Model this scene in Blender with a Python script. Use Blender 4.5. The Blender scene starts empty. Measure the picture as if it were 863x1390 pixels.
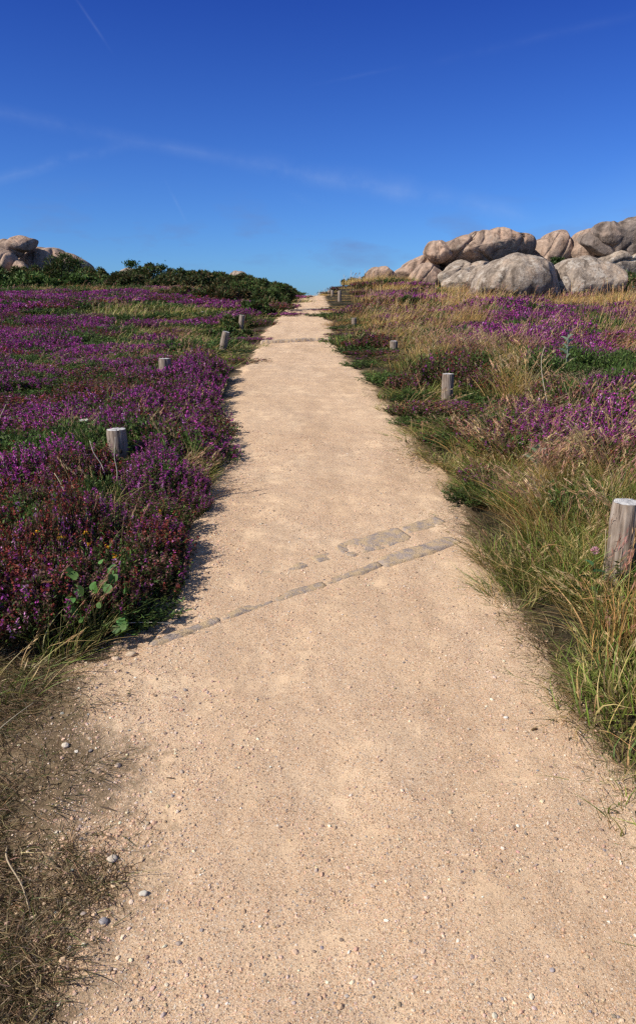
import bpy, bmesh, math, random
import numpy as np
from mathutils import Vector

random.seed(7)
RNG = np.random.default_rng(11)
C = bpy.context.scene.collection
OFF = 1.62                       # eye height over the ground below the camera
PITCH = math.atan(280 / 975)
SUN_AZ, SUN_EL = -118.0, 41.0    # azimuth from +Y towards +X

# ------------------------------------------------------------------ noise
def _hash(ix, iy, iz, seed):
    h = (ix.astype(np.int64) * 374761393 + iy.astype(np.int64) * 668265263 + iz.astype(np.int64) * 2147483647 + seed * 974711) & 0xFFFFFFFF
    h = ((h ^ (h >> 13)) * 1274126177) & 0xFFFFFFFF
    h = ((h ^ (h >> 16)) * 2246822519) & 0xFFFFFFFF
    return ((h ^ (h >> 15)) & 0xFFFFFF) / float(0xFFFFFF) * 2 - 1

def vnoise(x, y, z=0.0, seed=0):
    x = np.asarray(x, float); y = np.asarray(y, float); z = np.zeros_like(x) + z
    ix, iy, iz = np.floor(x), np.floor(y), np.floor(z)
    fx, fy, fz = x - ix, y - iy, z - iz
    fx, fy, fz = [f * f * f * (f * (f * 6 - 15) + 10) for f in (fx, fy, fz)]
    out = 0
    for a in (0, 1):
        for b in (0, 1):
            for c in (0, 1):
                w = (fx if a else 1 - fx) * (fy if b else 1 - fy) * (fz if c else 1 - fz)
                out = out + w * _hash(ix + a, iy + b, iz + c, seed)
    return out

def fbm(x, y, z=0.0, oct=4, seed=0, gain=.5):
    s, a, f = 0, 1.0, 1.0
    for k in range(oct):
        s = s + a * vnoise(np.asarray(x) * f, np.asarray(y) * f, np.asarray(z) * f, seed + 17 * k)
        a *= gain; f *= 2.03
    return s

def sstep(a, b, x):
    t = np.clip((np.asarray(x, float) - a) / (b - a), 0, 1)
    return t * t * (3 - 2 * t)

# ------------------------------------------------------------------ terrain
PK = np.array([(-60, -4.2), (-12, -2.3), (-5, -1.86), (0, -1.62), (1.36, -1.5), (2.7, -1.36), (4.5, -1.15), (8.1, -.84), (12, -.70), (17, -.52), (25, -.12), (30, .13), (34, .38), (36, .45), (40, .5), (300, .5)])
LK = np.array([(-60, -1.0), (0, -.56), (1.36, -.62), (2.0, -.67), (2.4, -.73), (2.75, -.81), (3.3, -.70), (4.5, -.73), (6, -.82), (8.1, -.97), (13, -.98), (17, -1.14), (24, -1.05), (28.5, -.94), (34, -.95), (300, -1)])
RK = np.array([(-60, 1.0), (0, .98), (1.36, 1.00), (1.95, .98), (2.36, .92), (2.7, .89), (3.3, .81), (3.8, .79), (4.5, .84), (6, .72), (8.1, .56), (11, .40), (13, .26), (17, .26), (28.5, .35), (34, .28), (300, .3)])

def _smooth(tab):
    ys = np.linspace(-60, 300, 7201)
    v = np.interp(ys, tab[:, 0], tab[:, 1])
    k = np.exp(-np.linspace(-2.2, 2.2, 25) ** 2); k /= k.sum()
    return ys, np.convolve(np.pad(v, 12, mode='edge'), k, mode='valid')
PS, LS, RS = _smooth(PK), _smooth(LK), _smooth(RK)
prof = lambda y: np.interp(y, *PS)
edge_l = lambda y: np.interp(y, *LS) + .05 * fbm(np.asarray(y) * 1.7, np.asarray(y) * 0 + 3.3, oct=3, seed=4) * np.clip(np.asarray(y) / 4, .4, 1)
edge_r = lambda y: np.interp(y, *RS) + .05 * fbm(np.asarray(y) * 1.7, np.asarray(y) * 0 + 9.1, oct=3, seed=5) * np.clip(np.asarray(y) / 4, .4, 1)

def side(x, y):
    """Distance outside the path (positive) and which side (-1 left, 1 right)."""
    l, r = edge_l(y) - x, x - edge_r(y)
    return np.maximum(l, r), np.where(l > r, -1, 1)

def ground(x, y):
    x = np.asarray(x, float); y = np.asarray(y, float)
    d, s = side(x, y)
    z = prof(y)
    left, right = s < 0, s > 0
    bank = sstep(0, .55, d) * np.where(left, .09 * sstep(2.45, 2.9, y) * (1 - 1.5 * sstep(8, 11.5, y) * (1 - sstep(19, 25, y))), .07)
    z = z + bank
    z = z + np.where(right, .55 * sstep(.1, 1.6, d) * sstep(29, 40, y) + (.12 * sstep(1.5, 4, x) - .30 * sstep(4.2, 6.5, x)) * sstep(27.5, 37, y), 0)
    z = z + np.where(left, 1.0 * sstep(.2, 5, d) * sstep(34, 60, y), 0)
    z = z + .05 * sstep(.1, 1, d) * fbm(x * .6, y * .6, oct=3, seed=2) + .012 * fbm(x * 3, y * 3, oct=2, seed=3) * sstep(0, .3, d)
    z = z - .05 * np.clip(y - 36, 0, 25) * (1 - sstep(-.1, 2.6, d))            # the path drops away behind the crest
    z = z - 16 * sstep(75, 230, y) - 10 * sstep(60, 260, np.abs(x))
    return z + OFF

# ------------------------------------------------------------------ mesh helpers
class Buf:
    def __init__(s): s.v, s.q, s.t, s.c, s.n = [], [], [], [], 0
    def add(s, v, q=None, t=None, c=(1, 1, 1)):
        v = np.asarray(v, np.float32).reshape(-1, 3)
        c = np.asarray(c, np.float32)
        if c.ndim == 1: c = np.broadcast_to(c, (len(v), 3))
        if q is not None and len(q): s.q.append(np.asarray(q, np.int64) + s.n)
        if t is not None and len(t): s.t.append(np.asarray(t, np.int64) + s.n)
        s.v.append(v); s.c.append(c); s.n += len(v)
    def arrays(s):
        return (np.concatenate(s.v), np.concatenate(s.q) if s.q else np.zeros((0, 4), np.int64),
                np.concatenate(s.t) if s.t else np.zeros((0, 3), np.int64), np.concatenate(s.c))
    def mesh(s, name, mats, smooth=False):
        v, q, t, c = s.arrays()
        me = bpy.data.meshes.new(name)
        me.vertices.add(len(v)); me.vertices.foreach_set('co', v.ravel())
        nl = len(q) * 4 + len(t) * 3
        me.loops.add(nl); me.loops.foreach_set('vertex_index', np.concatenate([q.ravel(), t.ravel()]).astype(np.int32))
        me.polygons.add(len(q) + len(t))
        st = np.concatenate([np.arange(len(q)) * 4, len(q) * 4 + np.arange(len(t)) * 3]).astype(np.int32)
        me.polygons.foreach_set('loop_start', st)
        at = me.color_attributes.new('Col', 'FLOAT_COLOR', 'POINT')
        at.data.foreach_set('color', np.concatenate([c, np.ones((len(c), 1), np.float32)], 1).astype(np.float32).ravel())
        me.update(calc_edges=True)
        me.polygons.foreach_set('use_smooth', np.full(len(q) + len(t), smooth))
        for m in (mats if isinstance(mats, (list, tuple)) else [mats]): me.materials.append(m)
        return me

def link(name, me, parent=None, loc=None):
    o = bpy.data.objects.new(name, me); C.objects.link(o)
    if parent: o.parent = parent
    if loc is not None: o.location = loc
    return o

def tag(o, label=None, cat=None, group=None, kind=None):
    for k, v in (('label', label), ('category', cat), ('group', group), ('kind', kind)):
        if v: o[k] = v
    return o

def thing(name, label, cat, loc=(0, 0, 0), rotz=0, group=None):
    o = bpy.data.objects.new(name, None); C.objects.link(o)
    o.empty_display_size = .1
    o.location = loc; o.rotation_euler = (0, 0, rotz)
    return tag(o, label, cat, group)

def dup(root, loc, rotz, scale, label, group):
    r = root.copy(); C.objects.link(r)
    r.location = loc; r.rotation_euler = (0, 0, rotz); r.scale = scale
    r['label'] = label; r['group'] = group
    for ch in list(root.children):
        c = ch.copy(); C.objects.link(c); c.parent = r
        for g in list(ch.children):
            d = g.copy(); C.objects.link(d); d.parent = c
    return r

def unit(a): return a / (np.linalg.norm(a, axis=-1, keepdims=True) + 1e-9)

def vary(rng, col, n, amt=.25, hue=.08):
    col = np.asarray(col, float)
    if col.ndim == 1: col = np.broadcast_to(col, (n, 3))
    k = np.exp(rng.normal(0, amt, (n, 1))); h = np.exp(rng.normal(0, hue, (n, 3)))
    return np.clip(col * k * h, .002, .95)

def quads(B, rng, cen, su, sv, col, up=None, axis=None):
    """one small leaf-like quad at every centre"""
    n = len(cen)
    u = unit(rng.normal(size=(n, 3))) if axis is None else unit(axis)
    w = unit(rng.normal(size=(n, 3)))
    if up is not None: w = unit(w + np.array([0, 0, up]))
    v = unit(np.cross(w, u))
    su = np.broadcast_to(np.asarray(su, float).reshape(-1, 1) if np.ndim(su) else np.full((1, 1), su), (n, 1))
    sv = np.broadcast_to(np.asarray(sv, float).reshape(-1, 1) if np.ndim(sv) else np.full((1, 1), sv), (n, 1))
    V = np.stack([cen - u * su, cen - v * sv, cen + u * su, cen + v * sv], 1).reshape(-1, 3)
    B.add(V, q=np.arange(n * 4).reshape(n, 4), c=np.repeat(col, 4, 0))

def ribbons(B, rng, base, d, L, curve, w, segs, c0, c1, taper=1.4):
    n = len(base)
    t = np.linspace(0, 1, segs + 1)
    L = np.broadcast_to(np.asarray(L, float).reshape(-1, 1, 1), (n, 1, 1))
    P = base[:, None, :] + d[:, None, :] * L * t[None, :, None] + curve[:, None, :] * L * (t ** 2)[None, :, None]
    sd = rng.normal(size=(n, 3)); sd[:, 2] *= .2
    sd = unit(np.cross(unit(d + curve * .5), sd))
    w = np.broadcast_to(np.asarray(w, float).reshape(-1, 1, 1), (n, 1, 1)) * (1 - .93 * t ** taper)[None, :, None]
    V = np.stack([P - sd[:, None, :] * w, P + sd[:, None, :] * w], 2)
    idx = np.arange(n * (segs + 1) * 2).reshape(n, segs + 1, 2)
    Q = np.stack([idx[:, :-1, 0], idx[:, :-1, 1], idx[:, 1:, 1], idx[:, 1:, 0]], -1).reshape(-1, 4)
    col = c0[:, None, :] * (1 - t)[None, :, None] + c1[:, None, :] * t[None, :, None]
    B.add(V.reshape(-1, 3), q=Q, c=np.repeat(col[:, :, None, :], 2, 2).reshape(-1, 3))
    return P

def tube(B, pts, rad, sides=7, col=(.3, .25, .2), cap=True):
    pts = np.asarray(pts, float); n = len(pts)
    rad = np.broadcast_to(np.asarray(rad, float), (n,))
    T = unit(np.gradient(pts, axis=0))
    a = unit(np.cross(T, np.array([.31, .77, .12]))); b = np.cross(T, a)
    th = np.arange(sides) / sides * 2 * np.pi
    V = pts[:, None, :] + rad[:, None, None] * (np.cos(th)[None, :, None] * a[:, None, :] + np.sin(th)[None, :, None] * b[:, None, :])
    i = np.arange(n * sides).reshape(n, sides)
    Q = np.stack([i[:-1], np.roll(i[:-1], -1, 1), np.roll(i[1:], -1, 1), i[1:]], -1).reshape(-1, 4)
    V = V.reshape(-1, 3); t = []
    if cap:
        V = np.concatenate([V, pts[[0, -1]]]); a0, a1 = n * sides, n * sides + 1
        for k in range(sides):
            t.append((a0, (k + 1) % sides, k)); t.append((a1, (n - 1) * sides + k, (n - 1) * sides + (k + 1) % sides))
    B.add(V, q=Q, t=t, c=col)

ICO = {}
def ico(sub):
    if sub not in ICO:
        bm = bmesh.new(); bmesh.ops.create_icosphere(bm, subdivisions=sub, radius=1)
        ICO[sub] = (np.array([v.co[:] for v in bm.verts]), np.array([[v.index for v in f.verts] for f in bm.faces]))
        bm.free()
    return ICO[sub]

# ------------------------------------------------------------------ materials
def mat(name):
    m = bpy.data.materials.new(name); m.use_nodes = True
    nt = m.node_tree; nt.nodes.clear()
    out = nt.nodes.new('ShaderNodeOutputMaterial')
    return m, nt, out

def N(nt, typ, ins=None, **kw):
    n = nt.nodes.new(typ)
    for k, v in kw.items(): setattr(n, k, v)
    for k, v in (ins or {}).items():
        s = n.inputs[k]
        if isinstance(v, bpy.types.NodeSocket): nt.links.new(v, s)
        else: s.default_value = v
    return n

def ramp(nt, fac, stops, interp='LINEAR'):
    n = nt.nodes.new('ShaderNodeValToRGB'); n.color_ramp.interpolation = interp
    e = n.color_ramp.elements
    while len(e) < len(stops): e.new(.5)
    for el, (p, c) in zip(e, stops):
        el.position = p; el.color = c if len(c) == 4 else (*c, 1)
    nt.links.new(fac, n.inputs[0])
    return n

def mixc(nt, fac, a, b, mode='MIX'):
    n = nt.nodes.new('ShaderNodeMix'); n.data_type = 'RGBA'; n.blend_type = mode
    for s, v in ((n.inputs[0], fac), (n.inputs[6], a), (n.inputs[7], b)):
        if isinstance(v, bpy.types.NodeSocket): nt.links.new(v, s)
        else: s.default_value = v if not isinstance(v, tuple) or len(v) == 4 else (*v, 1)
    return n.outputs[2]

def plant_mat(name, transl=.25, rough=.6, spec=.25):
    m, nt, out = mat(name)
    at = N(nt, 'ShaderNodeAttribute', attribute_name='Col')
    oi = N(nt, 'ShaderNodeObjectInfo')
    mr = N(nt, 'ShaderNodeMapRange', {0: oi.outputs['Random'], 3: .78, 4: 1.22})
    hsv = N(nt, 'ShaderNodeHueSaturation', {'Color': at.outputs['Color'], 'Value': mr.outputs[0]})
    p = N(nt, 'ShaderNodeBsdfPrincipled', {'Base Color': hsv.outputs[0], 'Roughness': rough, 'Specular IOR Level': spec})
    t = N(nt, 'ShaderNodeBsdfTranslucent', {'Color': hsv.outputs[0]})
    mx = N(nt, 'ShaderNodeMixShader', {0: transl, 1: p.outputs[0], 2: t.outputs[0]})
    nt.links.new(mx.outputs[0], out.inputs[0])
    return m

M_LEAF = plant_mat('leaf', .28)
M_FLOWER = plant_mat('petal', .3, .8, .1)
M_GRASS = plant_mat('grass_blade', .3, .5, .3)
M_WOODY = plant_mat('woody_stem', 0, .85, .15)
M_STONE = plant_mat('pebble', 0, .75, .3)

def granite(name, base, dark, pink, lichen, lich_amt=.5, scale=1.0):
    m, nt, out = mat(name)
    tc = N(nt, 'ShaderNodeTexCoord'); co = tc.outputs['Object']
    n1 = N(nt, 'ShaderNodeTexNoise', {'Vector': co, 'Scale': .7 * scale, 'Detail': 7, 'Roughness': .62})
    n2 = N(nt, 'ShaderNodeTexNoise', {'Vector': co, 'Scale': 7 * scale, 'Detail': 9, 'Roughness': .75})
    n3 = N(nt, 'ShaderNodeTexNoise', {'Vector': co, 'Scale': 1.7 * scale, 'Detail': 11, 'Roughness': .74})
    mp = N(nt, 'ShaderNodeMapping', {'Vector': co, 'Scale': (2.2 * scale, 2.2 * scale, .22 * scale), 'Rotation': (0, .15, 0)})
    n4 = N(nt, 'ShaderNodeTexNoise', {'Vector': mp.outputs[0], 'Scale': 1.0, 'Detail': 6, 'Roughness': .62, 'Distortion': .4})
    c = ramp(nt, n1.outputs[0], [(.34, dark), (.48, base), (.62, pink)]).outputs[0]
    st = ramp(nt, n4.outputs[0], [(.36, (.34, .32, .31)), (.47, (.85, .84, .83)), (.56, (1.05, 1.05, 1.05))]).outputs[0]
    c = mixc(nt, .85, c, st, 'MULTIPLY')
    li = ramp(nt, n3.outputs[0], [(.5 + .08 * (1 - lich_amt), (0, 0, 0)), (.56 + .08 * (1 - lich_amt), (1, 1, 1))]).outputs[0]
    lf = N(nt, 'ShaderNodeMath', {0: li, 1: lich_amt}, operation='MULTIPLY').outputs[0]
    c = mixc(nt, lf, c, lichen)
    dl = ramp(nt, n3.outputs[0], [(.33, (1, 1, 1)), (.40, (0, 0, 0))]).outputs[0]
    c = mixc(nt, N(nt, 'ShaderNodeMath', {0: dl, 1: .55}, operation='MULTIPLY').outputs[0], c, (.11, .10, .09))
    sp = ramp(nt, n2.outputs[0], [(.33, (.55, .55, .55)), (.5, (.97, .97, .97)), (.68, (1.25, 1.25, 1.25))]).outputs[0]
    c = mixc(nt, .8, c, sp, 'MULTIPLY')
    b1 = N(nt, 'ShaderNodeBump', {'Height': n3.outputs[0], 'Strength': .8, 'Distance': .12})
    b2 = N(nt, 'ShaderNodeBump', {'Height': n2.outputs[0], 'Strength': .7, 'Distance': .03, 'Normal': b1.outputs[0]})
    p = N(nt, 'ShaderNodeBsdfPrincipled', {'Base Color': c, 'Roughness': .9, 'Specular IOR Level': .15, 'Normal': b2.outputs[0]})
    nt.links.new(p.outputs[0], out.inputs[0])
    return m

M_ROCK = granite('pink_granite', (.45, .325, .245), (.29, .21, .165), (.51, .345, .25), (.50, .43, .35), .35)
M_ROCK_GREY = granite('lichen_granite', (.41, .33, .26), (.26, .21, .17), (.47, .355, .265), (.58, .51, .43), .7, 1.5)
M_ROCK_DARK = granite('dark_granite', (.27, .215, .18), (.15, .12, .105), (.37, .275, .215), (.36, .32, .28), .35)

def sand_mat():
    m, nt, out = mat('sandy_gravel')
    tc = N(nt, 'ShaderNodeTexCoord'); co = tc.outputs['Object']
    at = N(nt, 'ShaderNodeAttribute', attribute_name='Col')
    big = N(nt, 'ShaderNodeTexNoise', {'Vector': co, 'Scale': 1.3, 'Detail': 5, 'Roughness': .6})
    mid = N(nt, 'ShaderNodeTexNoise', {'Vector': co, 'Scale': 5.5, 'Detail': 8, 'Roughness': .68})
    fine = N(nt, 'ShaderNodeTexNoise', {'Vector': co, 'Scale': 210, 'Detail': 4, 'Roughness': .75})
    wn = N(nt, 'ShaderNodeTexNoise', {'Vector': co, 'Scale': 300, 'Detail': 2})
    wv = N(nt, 'ShaderNodeVectorMath', {0: wn.outputs['Color'], 1: (.5, .5, .5)}, operation='SUBTRACT')
    wv = N(nt, 'ShaderNodeVectorMath', {0: wv.outputs[0], 'Scale': .007}, operation='SCALE')
    cw = N(nt, 'ShaderNodeVectorMath', {0: co, 1: wv.outputs[0]}, operation='ADD').outputs[0]
    c = ramp(nt, big.outputs[0], [(.3, (.71, .50, .32)), (.5, (.75, .54, .355)), (.7, (.77, .57, .385))]).outputs[0]
    stony = ramp(nt, mid.outputs[0], [(.38, (.08,) * 3), (.56, (1,) * 3)]).outputs[0]
    h = None
    for sc_, thr, rad, amt in ((300, .10, .46, .9), (170, .26, .42, .9), (95, .62, .38, .95)):
        v = N(nt, 'ShaderNodeTexVoronoi', {'Vector': cw, 'Scale': sc_, 'Randomness': 1})
        sp = N(nt, 'ShaderNodeSeparateColor', {0: v.outputs['Color']})
        col = ramp(nt, sp.outputs[0], [(0, (.20, .15, .12)), (.10, (.40, .27, .18)), (.25, (.64, .40, .225)), (.5, (.80, .49, .29)), (.72, (.84, .60, .39)), (.88, (.95, .80, .62)), (1, (.36, .32, .31))]).outputs[0]
        # a stone only in some cells, more of them where the surface is stony
        k = N(nt, 'ShaderNodeMath', {0: sp.outputs[1], 1: stony}, operation='MULTIPLY').outputs[0]
        k = N(nt, 'ShaderNodeMapRange', {0: k, 1: thr * .6 - .02, 2: thr * .6 + .02}).outputs[0]
        e = N(nt, 'ShaderNodeMapRange', {0: v.outputs['Distance'], 1: rad, 2: rad - .1}).outputs[0]
        f = N(nt, 'ShaderNodeMath', {0: k, 1: e}, operation='MULTIPLY').outputs[0]
        fa = N(nt, 'ShaderNodeMath', {0: f, 1: amt}, operation='MULTIPLY').outputs[0]
        c = mixc(nt, fa, c, col)
        hh = N(nt, 'ShaderNodeMath', {0: f, 1: 1.0 / sc_}, operation='MULTIPLY').outputs[0]
        h = hh if h is None else N(nt, 'ShaderNodeMath', {0: h, 1: hh}, operation='MAXIMUM').outputs[0]
    fr = ramp(nt, fine.outputs[0], [(.28, (.70,) * 3), (.5, (1,) * 3), (.72, (1.2,) * 3)]).outputs[0]
    c = mixc(nt, .9, c, fr, 'MULTIPLY')
    md = ramp(nt, mid.outputs[0], [(.3, (1.07, 1.07, 1.05)), (.6, (.94, .92, .92))]).outputs[0]
    c = mixc(nt, .9, c, md, 'MULTIPLY')
    mpw = N(nt, 'ShaderNodeMapping', {'Vector': co, 'Scale': (3.2, .45, 1)})
    wear = N(nt, 'ShaderNodeTexNoise', {'Vector': mpw.outputs[0], 'Scale': 1, 'Detail': 5, 'Roughness': .6})
    wr = ramp(nt, wear.outputs[0], [(.36, (.90, .885, .87)), (.52, (1, 1, 1)), (.66, (1.05, 1.05, 1.04))]).outputs[0]
    c = mixc(nt, .9, c, wr, 'MULTIPLY')
    # trodden soil mixed in at the dry-grass verge
    n2 = N(nt, 'ShaderNodeTexNoise', {'Vector': co, 'Scale': 26, 'Detail': 7, 'Roughness': .75})
    a = N(nt, 'ShaderNodeMath', {0: n2.outputs[0], 1: .5}, operation='SUBTRACT').outputs[0]
    a = N(nt, 'ShaderNodeMath', {0: a, 1: 1.9, 2: at.outputs['Fac']}, operation='MULTIPLY_ADD').outputs[0]
    a = N(nt, 'ShaderNodeMapRange', {0: a, 1: .25, 2: .8, 4: .9}).outputs[0]
    a = N(nt, 'ShaderNodeMath', {0: a, 1: N(nt, 'ShaderNodeMapRange', {0: at.outputs['Fac'], 1: 0.0, 2: .25}).outputs[0]}, operation='MULTIPLY').outputs[0]
    soil = ramp(nt, n2.outputs[0], [(.3, (.06, .042, .024)), (.5, (.15, .105, .06)), (.7, (.30, .22, .13))]).outputs[0]
    c = mixc(nt, a, c, soil)
    b1 = N(nt, 'ShaderNodeBump', {'Height': h, 'Strength': .7, 'Distance': .4})
    b2 = N(nt, 'ShaderNodeBump', {'Height': fine.outputs[0], 'Strength': .55, 'Distance': .004, 'Normal': b1.outputs[0]})
    b3 = N(nt, 'ShaderNodeBump', {'Height': mid.outputs[0], 'Strength': .4, 'Distance': .03, 'Normal': b2.outputs[0]})
    p = N(nt, 'ShaderNodeBsdfPrincipled', {'Base Color': c, 'Roughness': .95, 'Specular IOR Level': .1, 'Normal': b3.outputs[0]})
    nt.links.new(p.outputs[0], out.inputs[0])
    return m

def flat_stone_mat():
    m, nt, out = mat('edging_granite')
    tc = N(nt, 'ShaderNodeTexCoord'); co = tc.outputs['Object']
    n1 = N(nt, 'ShaderNodeTexNoise', {'Vector': co, 'Scale': 9, 'Detail': 6, 'Roughness': .65})
    n2 = N(nt, 'ShaderNodeTexNoise', {'Vector': co, 'Scale': 120, 'Detail': 4, 'Roughness': .7})
    n3 = N(nt, 'ShaderNodeTexNoise', {'Vector': co, 'Scale': 22, 'Detail': 6, 'Roughness': .7})
    c = ramp(nt, n1.outputs[0], [(.35, (.37, .30, .265)), (.5, (.45, .365, .31)), (.65, (.49, .38, .31))]).outputs[0]
    k = ramp(nt, n2.outputs[0], [(.3, (.66, .65, .66)), (.5, (1, 1, 1)), (.7, (1.22, 1.2, 1.18))]).outputs[0]
    c = mixc(nt, .9, c, k, 'MULTIPLY')
    dust = ramp(nt, n3.outputs[0], [(.42, (0, 0, 0)), (.56, (.95, .95, .95))]).outputs[0]
    c = mixc(nt, dust, c, (.62, .45, .27))
    b = N(nt, 'ShaderNodeBump', {'Height': n2.outputs[0], 'Strength': .9, 'Distance': .012})
    p = N(nt, 'ShaderNodeBsdfPrincipled', {'Base Color': c, 'Roughness': .9, 'Specular IOR Level': .15, 'Normal': b.outputs[0]})
    nt.links.new(p.outputs[0], out.inputs[0])
    return m

def soil_mat():
    m, nt, out = mat('heath_soil')
    tc = N(nt, 'ShaderNodeTexCoord'); co = tc.outputs['Object']
    at = N(nt, 'ShaderNodeAttribute', attribute_name='Col')
    n1 = N(nt, 'ShaderNodeTexNoise', {'Vector': co, 'Scale': 40, 'Detail': 6, 'Roughness': .7})
    n2 = N(nt, 'ShaderNodeTexNoise', {'Vector': co, 'Scale': 2, 'Detail': 4})
    k = ramp(nt, n1.outputs[0], [(.3, (.5,) * 3), (.52, (.95,) * 3), (.7, (1.5,) * 3)]).outputs[0]
    c = mixc(nt, 1, at.outputs['Color'], k, 'MULTIPLY')
    k2 = ramp(nt, n2.outputs[0], [(.35, (.8, .8, .75)), (.65, (1.15, 1.1, 1.1))]).outputs[0]
    c = mixc(nt, 1, c, k2, 'MULTIPLY')
    b = N(nt, 'ShaderNodeBump', {'Height': n1.outputs[0], 'Strength': 1, 'Distance': .02})
    p = N(nt, 'ShaderNodeBsdfPrincipled', {'Base Color': c, 'Roughness': .95, 'Specular IOR Level': .1, 'Normal': b.outputs[0]})
    nt.links.new(p.outputs[0], out.inputs[0])
    return m

def post_mat():
    m, nt, out = mat('weathered_wood')
    tc = N(nt, 'ShaderNodeTexCoord'); co = tc.outputs['Object']
    mp = N(nt, 'ShaderNodeMapping', {'Vector': co, 'Scale': (60, 60, 5)})
    g = N(nt, 'ShaderNodeTexNoise', {'Vector': mp.outputs[0], 'Scale': 1, 'Detail': 6, 'Roughness': .65})
    n2 = N(nt, 'ShaderNodeTexNoise', {'Vector': co, 'Scale': 9, 'Detail': 4})
    c = ramp(nt, g.outputs[0], [(.33, (.10, .075, .06)), (.46, (.27, .215, .175)), (.6, (.38, .32, .27)), (.72, (.47, .42, .37))]).outputs[0]
    k = ramp(nt, n2.outputs[0], [(.35, (.7, .66, .62)), (.65, (1.1, 1.08, 1.05))]).outputs[0]
    c = mixc(nt, 1, c, k, 'MULTIPLY')
    b = N(nt, 'ShaderNodeBump', {'Height': g.outputs[0], 'Strength': .8, 'Distance': .006})
    p = N(nt, 'ShaderNodeBsdfPrincipled', {'Base Color': c, 'Roughness': .85, 'Specular IOR Level': .2, 'Normal': b.outputs[0]})
    nt.links.new(p.outputs[0], out.inputs[0])
    m2, nt, out = mat('weathered_end_grain')
    tc = N(nt, 'ShaderNodeTexCoord'); co = tc.outputs['Object']
    w = N(nt, 'ShaderNodeTexWave', {'Vector': co, 'Scale': 38, 'Distortion': 3, 'Detail': 3, 'Detail Scale': 2}, wave_type='RINGS', rings_direction='Z')
    n = N(nt, 'ShaderNodeTexNoise', {'Vector': co, 'Scale': 30, 'Detail': 4})
    c = ramp(nt, w.outputs[0], [(.1, (.40, .38, .36)), (.6, (.62, .60, .58))]).outputs[0]
    k = ramp(nt, n.outputs[0], [(.35, (.6, .6, .62)), (.6, (1.1, 1.1, 1.1))]).outputs[0]
    c = mixc(nt, 1, c, k, 'MULTIPLY')
    p = N(nt, 'ShaderNodeBsdfPrincipled', {'Base Color': c, 'Roughness': .8})
    nt.links.new(p.outputs[0], out.inputs[0])
    return m, m2

M_SAND, M_SOIL, M_SLAB = sand_mat(), soil_mat(), flat_stone_mat()
M_POST, M_END = post_mat()

# ------------------------------------------------------------------ ground and path sheets
def axis(pairs):
    out = []
    for a, b, st in pairs: out.append(np.arange(a, b, st))
    return np.concatenate(out)

def sheet(name, xs, ys, zf, m, colf):
    X, Y = np.meshgrid(xs, ys)
    Z = zf(X, Y)
    i = np.arange(X.size).reshape(X.shape)
    Q = np.stack([i[:-1, :-1], i[:-1, 1:], i[1:, 1:], i[1:, :-1]], -1).reshape(-1, 4)
    B = Buf(); B.add(np.stack([X, Y, Z], -1).reshape(-1, 3), q=Q, c=colf(X, Y).reshape(-1, 3))
    return link(name, B.mesh(name, m, True))

def soil_col(x, y):
    d, s = side(x, y)
    base = np.array([.055, .045, .028]); thatch = np.array([.25, .185, .12]); sand = np.array([.42, .30, .185])  # base: brown soil kept dark, putting shade into the gaps between plants
    th = ((s < 0) * (1 - sstep(2.45, 2.75, y + .1 * fbm(x * 3, y * 3, seed=8))))[..., None]
    c = base + (thatch - base) * th
    e = ((1 - sstep(0, .14, d)) * (1 - .0 * th[..., 0]))[..., None]
    e2 = (sstep(-.25, .3, fbm(x * 4, y * 4, seed=31, oct=4)) * (1 - sstep(.0, .55, d)))[..., None] * th
    c = c + (sand - c) * np.maximum(e * .8, e2 * .8)
    return c
gnd = sheet('ground', axis([(-900, -100, 100), (-100, -20, 8), (-20, -6, .5), (-6, 6, .06), (6, 20, .5), (20, 100, 8), (100, 1000, 100)]),
            axis([(-60, -4, 4), (-4, 0, .4), (0, 12, .06), (12, 45, .3), (45, 100, 2), (100, 300, 20), (300, 3100, 400)]), ground, M_SOIL, soil_col)
tag(gnd, 'heath soil under the heather and grass, coloured dark to shade the gaps', None, None, 'structure')

def path_z(x, y):
    d, s = side(x, y)
    rough = .010 * fbm(x * 2.2, y * 2.2, oct=3, seed=21) + .0025 * fbm(x * 22, y * 22, oct=2, seed=22)
    wide = (1 - sstep(2.3, 2.62, y)) * (s < 0)          # no kerb at the lower left: gravel thins out into the dry grass
    d = d - 1.1 * wide
    lip = .045 * sstep(-.10, .16, d + .05 * fbm(x * 7, y * 7, oct=3, seed=23))
    return ground(x, y) + .022 + rough - lip - .16 * sstep(.12, .4, d)
def path_col(x, y):
    d, s = side(x, y)
    wide = (1 - sstep(2.45, 2.75, y)) * (s < 0)
    f = sstep(-.20, .26, d + .16 * fbm(x * 2.6, y * 2.6, oct=4, seed=24)) * wide
    return np.stack([f, f, f], -1)
xs_p = axis([(-2.4, 1.6, .02)])
pth = sheet('path', xs_p, axis([(-3, .9, .15), (.9, 5, .02), (5, 12, .05), (12, 44, .15)]), path_z, M_SAND, path_col)
tag(pth, 'pale sandy gravel footpath climbing to the crest', None, None, 'structure')

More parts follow.
